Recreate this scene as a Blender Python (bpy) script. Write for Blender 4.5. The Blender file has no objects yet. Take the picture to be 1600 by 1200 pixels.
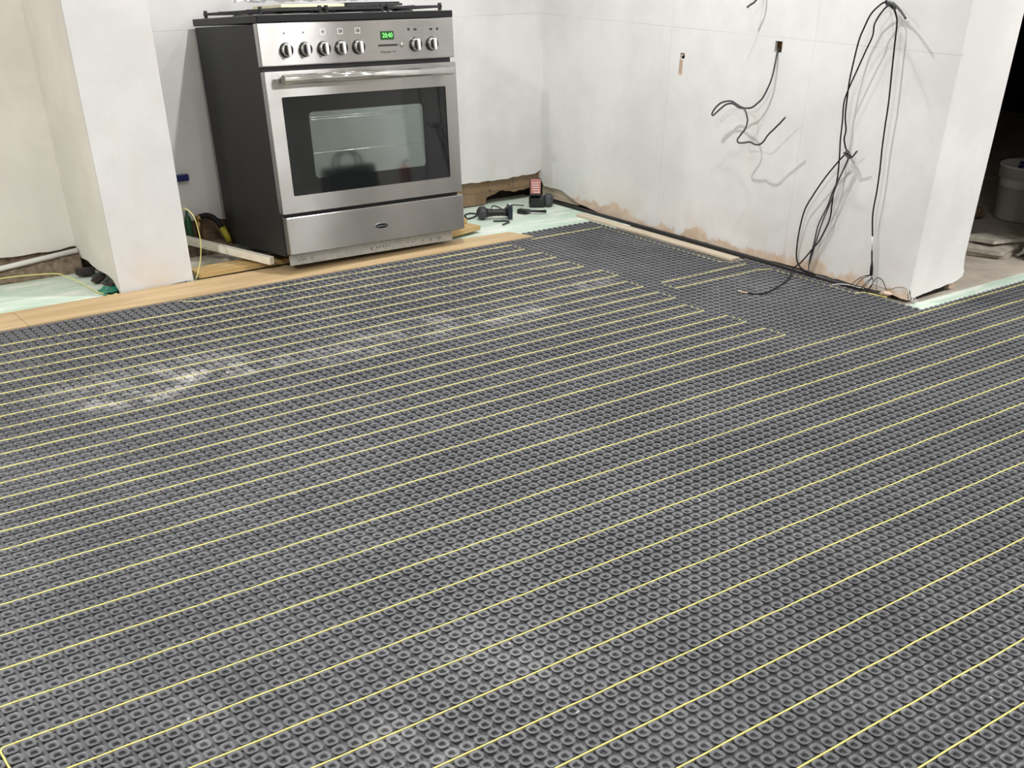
import bpy, bmesh, math, random
import numpy as np
from mathutils import Vector, Matrix, noise

random.seed(7)
scene = bpy.context.scene
COL = scene.collection

# ------------------------------------------------------------------ camera
CAM_H = 1.2338
cam_data = bpy.data.cameras.new('camera')
cam = bpy.data.objects.new('camera', cam_data)
COL.objects.link(cam)
R = Matrix(((0.8029806, 0.3452419, -0.4858293),
            (-0.5959868, 0.4715123, -0.6499815),
            (0.0046736, 0.8114704, 0.5843748)))
cam.matrix_world = Matrix.Translation((0, 0, CAM_H)) @ R.to_4x4()
cam_data.sensor_width = 36.0
cam_data.lens = 1656.02 / 1600 * 36.0
cam_data.shift_y = (1066.0 - 600.0) / 1600.0
cam_data.clip_start = 0.05
scene.camera = cam

# ------------------------------------------------------------------ view and world
vs = scene.view_settings
vs.view_transform = 'Standard'
vs.look = 'None'
vs.gamma = 1.0
vs.use_curve_mapping = False
vs.exposure = 0.0
world = bpy.data.worlds.new('world')
scene.world = world
world.use_nodes = True
world.node_tree.nodes['Background'].inputs[0].default_value = (0.6, 0.65, 0.7, 1)
world.node_tree.nodes['Background'].inputs[1].default_value = 0.02

# ceiling downlights, with added fill lights far left and near middle: (x, y, watts)
DOWNLIGHTS = [(2.50, 3.65, 35), (-0.45, 2.50, 76), (1.25, 2.05, 14), (0.5, -0.7, 28), (4.18, 0.60, 34), (4.50, 0.45, 28), (4.78, 0.30, 26), (2.3, 0.5, 16), (3.22, 3.25, 11)]
CEIL = 2.40

# ------------------------------------------------------------------ materials
def new_mat(name):
    m = bpy.data.materials.new(name)
    m.use_nodes = True
    nt = m.node_tree
    b = nt.nodes['Principled BSDF']
    return m, nt, b

def N(nt, kind, **kw):
    n = nt.nodes.new(kind)
    for k, v in kw.items():
        setattr(n, k, v)
    return n

def simple(name, col, rough=0.5, metal=0.0, spec=0.5, var=0.0, scale=20.0, bump=0.0, bscale=60.0, emit=None):
    m, nt, b = new_mat(name)
    b.inputs['Roughness'].default_value = rough
    b.inputs['Metallic'].default_value = metal
    b.inputs['Specular IOR Level'].default_value = spec
    b.inputs['Base Color'].default_value = (*col, 1)
    tc = N(nt, 'ShaderNodeTexCoord')
    if var > 0:
        no = N(nt, 'ShaderNodeTexNoise'); no.inputs['Scale'].default_value = scale; no.inputs['Detail'].default_value = 4
        nt.links.new(tc.outputs['Object'], no.inputs['Vector'])
        mr = N(nt, 'ShaderNodeMapRange')
        mr.inputs['From Min'].default_value = 0.3; mr.inputs['From Max'].default_value = 0.7
        mr.inputs['To Min'].default_value = 1 - var; mr.inputs['To Max'].default_value = 1 + var
        nt.links.new(no.outputs['Fac'], mr.inputs['Value'])
        vm = N(nt, 'ShaderNodeVectorMath', operation='SCALE')
        vm.inputs[0].default_value = col
        nt.links.new(mr.outputs['Result'], vm.inputs['Scale'])
        nt.links.new(vm.outputs['Vector'], b.inputs['Base Color'])
    if bump > 0:
        n2 = N(nt, 'ShaderNodeTexNoise'); n2.inputs['Scale'].default_value = bscale; n2.inputs['Detail'].default_value = 5
        nt.links.new(tc.outputs['Object'], n2.inputs['Vector'])
        bp = N(nt, 'ShaderNodeBump'); bp.inputs['Strength'].default_value = bump; bp.inputs['Distance'].default_value = 0.005
        nt.links.new(n2.outputs['Fac'], bp.inputs['Height'])
        nt.links.new(bp.outputs['Normal'], b.inputs['Normal'])
    if emit:
        b.inputs['Emission Color'].default_value = (*emit[0], 1)
        b.inputs['Emission Strength'].default_value = emit[1]
    return m

def math_node(nt, op, a, b=None, clamp=False):
    n = N(nt, 'ShaderNodeMath', operation=op); n.use_clamp = clamp
    for i, v in enumerate((a, b)):
        if v is None: continue
        if isinstance(v, (int, float)): n.inputs[i].default_value = v
        else: nt.links.new(v, n.inputs[i])
    return n.outputs[0]

def mix_col(nt, fac, a, b):
    n = N(nt, 'ShaderNodeMix', data_type='RGBA')
    nt.links.new(fac, n.inputs['Factor']) if not isinstance(fac, (int, float)) else setattr(n.inputs['Factor'], 'default_value', fac)
    for key, v in (('A', a), ('B', b)):
        s = [i for i in n.inputs if i.name == key and i.type == 'RGBA'][0]
        if isinstance(v, tuple): s.default_value = (*v, 1)
        else: nt.links.new(v, s)
    return [o for o in n.outputs if o.type == 'RGBA'][0]

def smooth(nt, v, lo, hi, a=0.0, b=1.0):
    n = N(nt, 'ShaderNodeMapRange', interpolation_type='SMOOTHSTEP')
    nt.links.new(v, n.inputs['Value'])
    n.inputs['From Min'].default_value = lo; n.inputs['From Max'].default_value = hi
    n.inputs['To Min'].default_value = a; n.inputs['To Max'].default_value = b
    return n.outputs['Result']

def noise_node(nt, vec, scale, detail=4, rough=0.5, mapping=None):
    if mapping:
        mp = N(nt, 'ShaderNodeMapping'); mp.inputs['Scale'].default_value = mapping
        nt.links.new(vec, mp.inputs['Vector']); vec = mp.outputs['Vector']
    n = N(nt, 'ShaderNodeTexNoise'); n.inputs['Scale'].default_value = scale
    n.inputs['Detail'].default_value = detail; n.inputs['Roughness'].default_value = rough
    nt.links.new(vec, n.inputs['Vector'])
    return n.outputs['Fac']

def plaster(name, base, stain=0.0, lines=(), vlines=(), vaxis='Y', smear=None, foot=0.10):
    """skimmed plaster: cloudy base, trowel marks, raw pink-brown plaster along the foot, pencil set-out lines"""
    m, nt, b = new_mat(name)
    geo = N(nt, 'ShaderNodeNewGeometry'); P = geo.outputs['Position']
    sep = N(nt, 'ShaderNodeSeparateXYZ'); nt.links.new(P, sep.inputs[0])
    b.inputs['Roughness'].default_value = 0.82
    b.inputs['Specular IOR Level'].default_value = 0.25
    big = noise_node(nt, P, 2.2, 5, 0.6)
    fine = noise_node(nt, P, 6.0, 6, 0.65, (1.0, 1.0, 0.22))
    dk = tuple(c * 0.90 for c in base)
    lt = tuple(min(1, c * 1.035) for c in base)
    c = mix_col(nt, smooth(nt, big, 0.35, 0.68), dk, lt)
    cream = (base[0] * 0.93, base[1] * 0.87, base[2] * 0.76)
    c = mix_col(nt, smooth(nt, fine, 0.57, 0.76, 0, 0.35), c, cream)
    if stain > 0:
        e1 = noise_node(nt, P, 5.5, 6, 0.62, (1.0, 1.0, 0.7))
        h = math_node(nt, 'ADD', math_node(nt, 'MULTIPLY', e1, foot * 2.2), -foot * 0.72)
        below = math_node(nt, 'SUBTRACT', h, sep.outputs['Z'])
        raw = smooth(nt, below, -0.002, 0.016, 0, stain)
        rawcol = mix_col(nt, smooth(nt, noise_node(nt, P, 16, 4), 0.35, 0.7), (0.58, 0.42, 0.29), (0.72, 0.60, 0.48))
        c = mix_col(nt, raw, c, rawcol)
        haze = smooth(nt, sep.outputs['Z'], 0.0, 0.24, 0.34, 0.0)
        c = mix_col(nt, math_node(nt, 'MULTIPLY', haze, smooth(nt, e1, 0.42, 0.62)), c, (0.64, 0.52, 0.42))
    if smear:
        ax, cx, z0, z1, w = smear
        dx = math_node(nt, 'ABSOLUTE', math_node(nt, 'SUBTRACT', sep.outputs[ax], cx))
        inx = smooth(nt, dx, w * 0.7, w, 1, 0)
        inz = math_node(nt, 'MULTIPLY', smooth(nt, sep.outputs['Z'], z0, z0 + 0.012), smooth(nt, sep.outputs['Z'], z1 - 0.01, z1, 1, 0))
        c = mix_col(nt, math_node(nt, 'MULTIPLY', inx, inz), c, (0.50, 0.36, 0.26))
    mk = None
    for z in lines:
        d = math_node(nt, 'ABSOLUTE', math_node(nt, 'SUBTRACT', sep.outputs['Z'], z))
        k = math_node(nt, 'LESS_THAN', d, 0.0013)
        mk = k if mk is None else math_node(nt, 'MAXIMUM', mk, k)
    for v in vlines:
        d = math_node(nt, 'ABSOLUTE', math_node(nt, 'SUBTRACT', sep.outputs[vaxis], v))
        k = math_node(nt, 'LESS_THAN', d, 0.0012)
        mk = k if mk is None else math_node(nt, 'MAXIMUM', mk, k)
    if mk is not None:
        fade = smooth(nt, noise_node(nt, P, 3.0, 2), 0.35, 0.6, 0.08, 0.26)
        c = mix_col(nt, math_node(nt, 'MULTIPLY', mk, fade), c, (0.16, 0.16, 0.17))
    nt.links.new(c, b.inputs['Base Color'])
    bp = N(nt, 'ShaderNodeBump'); bp.inputs['Strength'].default_value = 0.25; bp.inputs['Distance'].default_value = 0.004
    nt.links.new(noise_node(nt, P, 9, 5, 0.55, (1, 1, 0.5)), bp.inputs['Height'])
    nt.links.new(bp.outputs['Normal'], b.inputs['Normal'])
    return m

def wood(name, c1, c2, axis_scale=(1.5, 30, 30), rough=0.55, spec=0.35, sc=2.0):
    m, nt, b = new_mat(name)
    tc = N(nt, 'ShaderNodeTexCoord')
    g = noise_node(nt, tc.outputs['Object'], sc, 6, 0.6, axis_scale)
    g2 = noise_node(nt, tc.outputs['Object'], sc * 4, 4, 0.6, axis_scale)
    c = mix_col(nt, smooth(nt, g, 0.32, 0.68), c1, c2)
    c = mix_col(nt, smooth(nt, g2, 0.5, 0.75, 0, 0.45), c, tuple(v * 0.72 for v in c1))
    nt.links.new(c, b.inputs['Base Color'])
    b.inputs['Roughness'].default_value = rough
    b.inputs['Specular IOR Level'].default_value = spec
    return m

def steel(name, col=(0.50, 0.49, 0.475), rough=0.20, aniso=1.0, tangent=(0, 0, 1)):
    m, nt, b = new_mat(name)
    b.inputs['Metallic'].default_value = 1.0
    geo = N(nt, 'ShaderNodeNewGeometry')
    streak = noise_node(nt, geo.outputs['Position'], 60, 3, 0.6, (0.12, 1.0, 6.0))
    blot = noise_node(nt, geo.outputs['Position'], 7, 2, 0.5)
    c = mix_col(nt, smooth(nt, streak, 0.3, 0.7), tuple(v * 0.93 for v in col), col)
    c = mix_col(nt, smooth(nt, blot, 0.40, 0.75, 0, 0.12), c, tuple(v * 0.72 for v in col))
    nt.links.new(c, b.inputs['Base Color'])
    r = math_node(nt, 'ADD', math_node(nt, 'MULTIPLY', blot, 0.08), rough - 0.04)
    nt.links.new(r, b.inputs['Roughness'])
    b.inputs['Anisotropic'].default_value = aniso
    cx = N(nt, 'ShaderNodeCombineXYZ')
    for i in range(3): cx.inputs[i].default_value = tangent[i]
    nt.links.new(cx.outputs[0], b.inputs['Tangent'])
    return m

WHITE = (0.765, 0.760, 0.748)
M = {}
M['wall_back'] = plaster('plaster_back', WHITE, 0.55, lines=(0.855,), foot=0.115)
M['wall_right'] = plaster('plaster_right', WHITE, 0.95, lines=(0.850,), vlines=(3.19, 4.00), vaxis='Y',
                          smear=('Y', 3.925, 0.665, 0.735, 0.013), foot=0.105)
M['wall_pier'] = plaster('plaster_pier', (0.71, 0.707, 0.70), 0.25, foot=0.08)
M['wall_left'] = plaster('plaster_cream', (0.80, 0.775, 0.715), 0.6, foot=0.12)
M['wall_plain'] = plaster('plaster_plain', (0.77, 0.765, 0.755))
M['ceiling'] = simple('ceiling_paint', (0.82, 0.82, 0.81), 0.9)
M['raw_edge'] = simple('raw_plaster_edge', (0.55, 0.42, 0.32), 0.9, var=0.2, scale=60, bump=0.5)
M['dark_void'] = simple('shaded_masonry', (0.035, 0.028, 0.024), 0.95, var=0.5, scale=25, bump=0.8, bscale=40)  # near-black colour puts the shade of gaps and hollows into the masonry
M['dark_room'] = simple('unlit_wall_tone', (0.05, 0.045, 0.04), 0.95, var=0.3, scale=6)  # dark colour stands in for the lack of light in the far room
M['mortar'] = simple('rough_mortar', (0.22, 0.165, 0.115), 0.95, var=0.45, scale=45, bump=1.0, bscale=90)
M['steel'] = steel('brushed_steel')
M['steel_dark'] = steel('brushed_steel_edge', (0.42, 0.41, 0.39), 0.35, 0.3, (0, 0, 1))
M['galv'] = simple('galvanised_steel', (0.50, 0.51, 0.50), 0.42, 0.85, var=0.12, scale=50)
M['satin'] = simple('satin_metal', (0.92, 0.91, 0.89), 0.35, 0.6)
M['chrome'] = simple('chrome', (0.82, 0.82, 0.80), 0.09, 1.0)
M['charcoal'] = simple('charcoal_enamel', (0.022, 0.022, 0.0205), 0.50, spec=0.35, var=0.08, scale=5)
M['black_enamel'] = simple('black_enamel', (0.010, 0.010, 0.011), 0.35, spec=0.3)
M['black_plastic'] = simple('black_plastic', (0.014, 0.014, 0.015), 0.42)
M['black_gloss'] = simple('black_gloss', (0.006, 0.006, 0.007), 0.12)
M['cast_iron'] = simple('cast_iron', (0.018, 0.018, 0.019), 0.55, bump=0.3, bscale=300)
M['glass_black'] = simple('black_glass', (0.010, 0.012, 0.012), 0.04, spec=0.5)
M['glass_window'] = simple('mirror_tinted_glass', (0.27, 0.315, 0.305), 0.05, 1.0)
M['wire_steel'] = simple('oven_rack_wire', (0.75, 0.76, 0.75), 0.25, 1.0)
M['ink'] = simple('printed_ink', (0.02, 0.02, 0.02), 0.6)
M['ink_white'] = simple('printed_white', (0.85, 0.85, 0.83), 0.6)
M['digits'] = simple('green_digits', (0.1, 0.5, 0.1), 0.5, emit=((0.25, 1.0, 0.22), 1.3))
M['lcd'] = simple('dark_green_display', (0.006, 0.03, 0.008), 0.15, emit=((0.02, 0.22, 0.02), 0.25))
M['oak'] = wood('oak_plank', (0.45, 0.32, 0.165), (0.58, 0.43, 0.25), (1.2, 14, 14))
M['plank_edge'] = simple('grey_plank_edge', (0.25, 0.22, 0.20), 0.7)
M['pine'] = wood('pine_board', (0.42, 0.27, 0.10), (0.58, 0.41, 0.19), (3, 22, 22))
M['white_timber'] = wood('white_timber', (0.84, 0.78, 0.63), (0.93, 0.90, 0.78), (30, 3, 30))
M['cream_timber'] = wood('cream_timber', (0.50, 0.42, 0.31), (0.64, 0.56, 0.44), (25, 2, 25))
M['yellow'] = simple('yellow_cable', (0.72, 0.66, 0.22), 0.42, spec=0.5)
M['yellow_pale'] = simple('yellow_wire', (0.72, 0.70, 0.25), 0.5)
M['cable_black'] = simple('black_cable', (0.010, 0.010, 0.011), 0.6, spec=0.25)
M['cable_grey'] = simple('grey_cable', (0.060, 0.060, 0.064), 0.5, spec=0.4)
M['white_plastic'] = simple('white_plastic', (0.74, 0.73, 0.69), 0.45)
M['blue_plastic'] = simple('blue_plastic', (0.010, 0.016, 0.12), 0.4)
M['navy'] = simple('navy_plastic', (0.012, 0.018, 0.035), 0.35)
M['grey_rubber'] = simple('grey_rubber', (0.055, 0.058, 0.062), 0.55)
M['red_label'] = simple('red_label', (0.50, 0.19, 0.165), 0.5, var=0.25, scale=120)
M['yellow_fit'] = simple('yellow_fitting', (0.42, 0.36, 0.03), 0.5)
M['brass'] = simple('brass', (0.35, 0.22, 0.10), 0.4, 0.8)
M['green_can'] = simple('green_plastic', (0.02, 0.09, 0.035), 0.45)
M['glass_green'] = simple('green_plastic_sheet', (0.02, 0.22, 0.14), 0.2)
M['booklet'] = simple('cream_booklet', (0.72, 0.70, 0.50), 0.6)
M['bucket'] = simple('white_bucket_plastic', (0.55, 0.55, 0.52), 0.5)
M['stone'] = simple('plaster_rubble', (0.48, 0.44, 0.37), 0.9, var=0.25, scale=30, bump=0.7)
M['lamp_rim'] = simple('lamp_rim', (0.8, 0.8, 0.8), 0.4)
M['lamp_glow'] = simple('lamp_lens', (1, 1, 1), 0.5, emit=((1.0, 0.96, 0.90), 25.0))

def make_film():
    m, nt, b = new_mat('clear_plastic_film')
    b.inputs['Base Color'].default_value = (0.92, 0.93, 0.95, 1)
    b.inputs['Roughness'].default_value = 0.12
    b.inputs['Alpha'].default_value = 0.45
    return m
M['film'] = make_film()

def make_mat_plastic():
    m, nt, b = new_mat('heating_mat_plastic')
    geo = N(nt, 'ShaderNodeNewGeometry'); P = geo.outputs['Position']
    sep = N(nt, 'ShaderNodeSeparateXYZ'); nt.links.new(P, sep.inputs[0])
    base = mix_col(nt, smooth(nt, noise_node(nt, P, 3.0, 5, 0.6), 0.35, 0.7), (0.100, 0.103, 0.112), (0.132, 0.135, 0.145))
    # cement dust: trodden patches with soft ragged edges
    rag = noise_node(nt, P, 9.0, 7, 0.7)
    tot = None
    for cx, cy, rx, ry, s in ((2.42, 3.30, 0.30, 0.09, 0.42), (1.28, 3.36, 0.18, 0.10, 1.0), (0.98, 3.30, 0.20, 0.10, 0.75),
                              (1.75, 3.32, 0.35, 0.12, 0.5), (1.10, 3.42, 0.42, 0.20, 0.45), (2.15, 3.35, 0.5, 0.16, 0.35), (2.9, 3.45, 0.25, 0.08, 0.4),
                              (3.5, 3.0, 0.25, 0.25, 0.14), (0.75, 1.30, 0.12, 0.14, 0.22), (1.05, 1.45, 0.14, 0.16, 0.14), (0.45, 1.62, 0.1, 0.12, 0.16)):
        ax = math_node(nt, 'POWER', math_node(nt, 'DIVIDE', math_node(nt, 'SUBTRACT', sep.outputs['X'], cx), rx), 2)
        ay = math_node(nt, 'POWER', math_node(nt, 'DIVIDE', math_node(nt, 'SUBTRACT', sep.outputs['Y'], cy), ry), 2)
        d = math_node(nt, 'SUBTRACT', 1.25, math_node(nt, 'ADD', ax, ay))
        k = math_node(nt, 'MULTIPLY', smooth(nt, d, 0.0, 1.1), s)
        tot = k if tot is None else math_node(nt, 'MAXIMUM', tot, k)
    dust = math_node(nt, 'MULTIPLY', tot, smooth(nt, rag, 0.40, 0.66))
    thin = math_node(nt, 'MULTIPLY', smooth(nt, noise_node(nt, P, 1.1, 6, 0.65), 0.50, 0.75), 0.06)
    speck = smooth(nt, noise_node(nt, P, 55.0, 2, 0.5), 0.735, 0.78, 0, 0.6)
    f = math_node(nt, 'MAXIMUM', math_node(nt, 'MAXIMUM', dust, thin), speck)
    c = mix_col(nt, f, base, (0.55, 0.54, 0.52))
    nt.links.new(c, b.inputs['Base Color'])
    b.inputs['Roughness'].default_value = 0.42
    b.inputs['Specular IOR Level'].default_value = 0.5
    return m
M['mat'] = make_mat_plastic()

def make_concrete():
    m, nt, b = new_mat('concrete_floor')
    geo = N(nt, 'ShaderNodeNewGeometry'); P = geo.outputs['Position']
    c = mix_col(nt, smooth(nt, noise_node(nt, P, 5, 7, 0.65), 0.3, 0.7), (0.40, 0.35, 0.29), (0.58, 0.52, 0.44))
    c = mix_col(nt, smooth(nt, noise_node(nt, P, 40, 4, 0.6), 0.55, 0.75, 0, 0.5), c, (0.30, 0.25, 0.20))
    nt.links.new(c, b.inputs['Base Color'])
    b.inputs['Roughness'].default_value = 0.9
    bp = N(nt, 'ShaderNodeBump'); bp.inputs['Strength'].default_value = 0.5; bp.inputs['Distance'].default_value = 0.006
    nt.links.new(noise_node(nt, P, 30, 6, 0.6), bp.inputs['Height']); nt.links.new(bp.outputs['Normal'], b.inputs['Normal'])
    return m
M['concrete'] = make_concrete()

def make_board():
    m, nt, b = new_mat('green_primed_board')
    geo = N(nt, 'ShaderNodeNewGeometry'); P = geo.outputs['Position']
    n1 = noise_node(nt, P, 4.0, 6, 0.6, (0.5, 2.6, 1))
    n2 = noise_node(nt, P, 9.0, 4, 0.6, (0.4, 2.0, 1))
    c = mix_col(nt, smooth(nt, n1, 0.35, 0.62), (0.46, 0.61, 0.49), (0.62, 0.73, 0.63))
    c = mix_col(nt, smooth(nt, n2, 0.46, 0.64, 0, 0.85), c, (0.78, 0.81, 0.75))
    nt.links.new(c, b.inputs['Base Color'])
    b.inputs['Roughness'].default_value = 0.7
    return m
M['board'] = make_board()

def make_brick():
    m, nt, b = new_mat('old_brick_and_mortar')
    geo = N(nt, 'ShaderNodeNewGeometry'); P = geo.outputs['Position']
    sep = N(nt, 'ShaderNodeSeparateXYZ'); nt.links.new(P, sep.inputs[0])
    cb = N(nt, 'ShaderNodeCombineXYZ'); nt.links.new(sep.outputs['X'], cb.inputs[0]); nt.links.new(sep.outputs['Z'], cb.inputs[1])
    br = N(nt, 'ShaderNodeTexBrick')
    br.inputs['Scale'].default_value = 1.0
    br.inputs['Brick Width'].default_value = 0.16; br.inputs['Row Height'].default_value = 0.062
    br.inputs['Mortar Size'].default_value = 0.004
    br.inputs['Color1'].default_value = (0.22, 0.145, 0.085, 1); br.inputs['Color2'].default_value = (0.30, 0.205, 0.12, 1)
    br.inputs['Mortar'].default_value = (0.20, 0.14, 0.09, 1)
    nt.links.new(cb.outputs[0], br.inputs['Vector'])
    c = mix_col(nt, smooth(nt, noise_node(nt, P, 40, 5, 0.7), 0.6, 0.7), br.outputs['Color'], (0.05, 0.03, 0.02))
    nt.links.new(c, b.inputs['Base Color'])
    b.inputs['Roughness'].default_value = 0.95
    bp = N(nt, 'ShaderNodeBump'); bp.inputs['Strength'].default_value = 0.8; bp.inputs['Distance'].default_value = 0.008
    nt.links.new(noise_node(nt, P, 50, 5, 0.6), bp.inputs['Height']); nt.links.new(bp.outputs['Normal'], b.inputs['Normal'])
    return m
M['brick'] = make_brick()

# ------------------------------------------------------------------ mesh helpers
def link_obj(name, me, parent=None):
    o = bpy.data.objects.new(name, me)
    COL.objects.link(o)
    if parent is not None: o.parent = parent
    return o

def obj(name, bm, mat, parent=None, smooth_shade=False):
    me = bpy.data.meshes.new(name)
    bm.normal_update()
    bm.to_mesh(me); bm.free()
    for x in (mat if isinstance(mat, (list, tuple)) else [mat]): me.materials.append(x)
    if smooth_shade:
        for p in me.polygons: p.use_smooth = True
    return link_obj(name, me, parent)

def tag(o, label, cat, group=None, kind=None):
    o['label'] = label; o['category'] = cat
    if group: o['group'] = group
    if kind: o['kind'] = kind
    return o

def struct(o):
    o['kind'] = 'structure'
    return o

def empty(name, loc=(0, 0, 0), rot=None):
    o = bpy.data.objects.new(name, None); COL.objects.link(o)
    o.location = loc; o.empty_display_size = 0.1
    if rot is not None: o.rotation_euler = rot
    return o

def add_box(bm, lo, hi, bevel=0.0, mat=0):
    vs_ = [bm.verts.new((x, y, z)) for z in (lo[2], hi[2]) for y in (lo[1], hi[1]) for x in (lo[0], hi[0])]
    fs = [bm.faces.new([vs_[i] for i in q]) for q in ((0, 2, 3, 1), (4, 5, 7, 6), (0, 1, 5, 4), (2, 6, 7, 3), (0, 4, 6, 2), (1, 3, 7, 5))]
    for f in fs: f.material_index = mat
    if bevel > 0:
        es = list({e for f in fs for e in f.edges})
        bmesh.ops.bevel(bm, geom=es, offset=bevel, segments=2, affect='EDGES', profile=0.6)
    return fs

def box(name, lo, hi, mat, parent=None, bevel=0.0):
    bm = bmesh.new(); add_box(bm, lo, hi, bevel)
    return obj(name, bm, mat, parent)

def frames(pts):
    pts = [Vector(p) for p in pts]
    T = []
    for i in range(len(pts)):
        a = pts[max(0, i - 1)]; b = pts[min(len(pts) - 1, i + 1)]
        d = (b - a); T.append(d.normalized() if d.length > 1e-9 else Vector((1, 0, 0)))
    up = Vector((0, 0, 1)) if abs(T[0].z) < 0.9 else Vector((1, 0, 0))
    n = (up - T[0] * up.dot(T[0])).normalized()
    out = []
    for t in T:
        n = (n - t * n.dot(t)); n = n.normalized() if n.length > 1e-6 else t.orthogonal().normalized()
        out.append((n.copy(), t.cross(n)))
    return pts, out

def add_tube(bm, pts, r, seg=8, cap=True, mat=0):
    pts, fr = frames(pts)
    rs = r if isinstance(r, (list, tuple)) else [r] * len(pts)
    rings = []
    for p, (n, b), rr in zip(pts, fr, rs):
        rings.append([bm.verts.new(p + (n * math.cos(a) + b * math.sin(a)) * rr) for a in [2 * math.pi * k / seg for k in range(seg)]])
    for i in range(len(rings) - 1):
        for k in range(seg):
            f = bm.faces.new((rings[i][k], rings[i][(k + 1) % seg], rings[i + 1][(k + 1) % seg], rings[i + 1][k])); f.smooth = True; f.material_index = mat
    if cap:
        bm.faces.new(list(reversed(rings[0]))).material_index = mat
        bm.faces.new(rings[-1]).material_index = mat

def spline(pts, n=6):
    """Catmull-Rom through the points"""
    P = [Vector(p) for p in pts]; out = []
    for i in range(len(P) - 1):
        p0 = P[max(0, i - 1)]; p1 = P[i]; p2 = P[i + 1]; p3 = P[min(len(P) - 1, i + 2)]
        for k in range(n):
            t = k / n
            out.append(0.5 * ((2 * p1) + (p2 - p0) * t + (2 * p0 - 5 * p1 + 4 * p2 - p3) * t * t + (3 * p1 - p0 - 3 * p2 + p3) * t ** 3))
    out.append(P[-1]); return out

def add_lathe(bm, prof, center, axis='Z', seg=24, mat=0, smooth_f=True):
    """prof: list of (radius, height along the axis)"""
    c = Vector(center); rings = []
    for r, h in prof:
        ring = []
        for k in range(seg):
            a = 2 * math.pi * k / seg
            if axis == 'Z': v = Vector((r * math.cos(a), r * math.sin(a), h))
            elif axis == 'Y': v = Vector((r * math.cos(a), h, r * math.sin(a)))
            else: v = Vector((h, r * math.cos(a), r * math.sin(a)))
            ring.append(bm.verts.new(c + v))
        rings.append(ring)
    for i in range(len(rings) - 1):
        for k in range(seg):
            f = bm.faces.new((rings[i][k], rings[i][(k + 1) % seg], rings[i + 1][(k + 1) % seg], rings[i + 1][k])); f.smooth = smooth_f; f.material_index = mat
    bm.faces.new(rings[0]).material_index = mat
    bm.faces.new(rings[-1]).material_index = mat
    bmesh.ops.recalc_face_normals(bm, faces=bm.faces[:])

def add_prism(bm, outline, d0, d1, plane='XZ', mat=0):
    """outline of 2-D points extruded between depth d0 and d1; plane XZ: depth is Y, YZ: depth is X, XY: depth is Z"""
    def v3(p, d):
        if plane == 'XZ': return (p[0], d, p[1])
        if plane == 'YZ': return (d, p[0], p[1])
        return (p[0], p[1], d)
    a = [bm.verts.new(v3(p, d0)) for p in outline]; b = [bm.verts.new(v3(p, d1)) for p in outline]
    n = len(outline)
    fs = [bm.faces.new(a), bm.faces.new(list(reversed(b)))]
    for i in range(n): fs.append(bm.faces.new((a[i], b[i], b[(i + 1) % n], a[(i + 1) % n])))
    for f in fs: f.material_index = mat
    bmesh.ops.recalc_face_normals(bm, faces=fs)
    return fs

def rrect(cx, cz, w, h, r, n=5):
    out = []
    for sx, sz, a0 in ((1, 1, 0), (-1, 1, 90), (-1, -1, 180), (1, -1, 270)):
        for k in range(n + 1):
            a = math.radians(a0 + 90 * k / n)
            out.append((cx + sx * (w / 2 - r) + r * math.cos(a), cz + sz * (h / 2 - r) + r * math.sin(a)))
    return out

def ragged(pts, step, amp, seed=1):
    """fill a polyline with small random steps"""
    rnd = random.Random(seed); out = []
    for (a, b), (c, d) in zip(pts[:-1], pts[1:]):
        L = math.hypot(c - a, d - b); n = max(1, int(L / step))
        for k in range(n):
            t = k / n
            out.append((a + (c - a) * t, b + (d - b) * t + (rnd.uniform(-amp, amp) if k else 0)))
    out.append(pts[-1]); return out

def add_text(name, body, size, loc, mat, parent, squeeze=1.0, depth=0.0003):
    cu = bpy.data.curves.new(name, 'FONT'); cu.body = body; cu.size = size; cu.extrude = depth
    cu.align_x = 'CENTER'; cu.align_y = 'CENTER'; cu.resolution_u = 3
    t = bpy.data.objects.new(name, cu); COL.objects.link(t)
    dg = bpy.context.evaluated_depsgraph_get(); dg.update()
    me = bpy.data.meshes.new_from_object(t.evaluated_get(dg))
    bpy.data.objects.remove(t, do_unlink=True)
    me.name = name; me.materials.clear(); me.materials.append(mat)
    me.transform(Matrix.Translation(loc) @ Matrix.Rotation(math.radians(90), 4, 'X') @ Matrix.Scale(squeeze, 4, (1, 0, 0)))
    return link_obj(name, me, parent)

# ------------------------------------------------------------------ the room
XR = 3.855      # face of the right-hand wall
YB = 4.925      # face of the back wall
YP = 4.43       # front of the pier
XP0, XP1 = 1.343, 1.650
FL = -0.012     # bare concrete level

bm = bmesh.new()
add_box(bm, (-2.2, -2.6, -0.16), (9.0, 8.0, FL))
struct(obj('floor', bm, M['concrete']))
struct(box('ceiling', (-2.2, -2.6, CEIL), (9.0, 8.0, CEIL + 0.1), M['ceiling']))

# back wall: a skim coat with a broken lower edge in front of old brick
edge = [(XP1 - 0.05, 0.13), (1.95, 0.128), (2.05, 0.112), (2.4, 0.12), (3.0, 0.118), (3.357, 0.120), (3.438, 0.116), (3.537, 0.116), (3.60, 0.117), (3.70, 0.119), (3.76, 0.121), (3.812, 0.122), (3.835, 0.128), (3.846, 0.137), (XR + 0.05, 0.137)]
edge = ragged(edge, 0.03, 0.004, 3)
bm = bmesh.new()
add_prism(bm, [(XP1 - 0.05, CEIL)] + edge + [(XR + 0.05, CEIL)], YB, YB + 0.016, 'XZ')
struct(obj('wall_back', bm, M['wall_back']))
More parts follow.
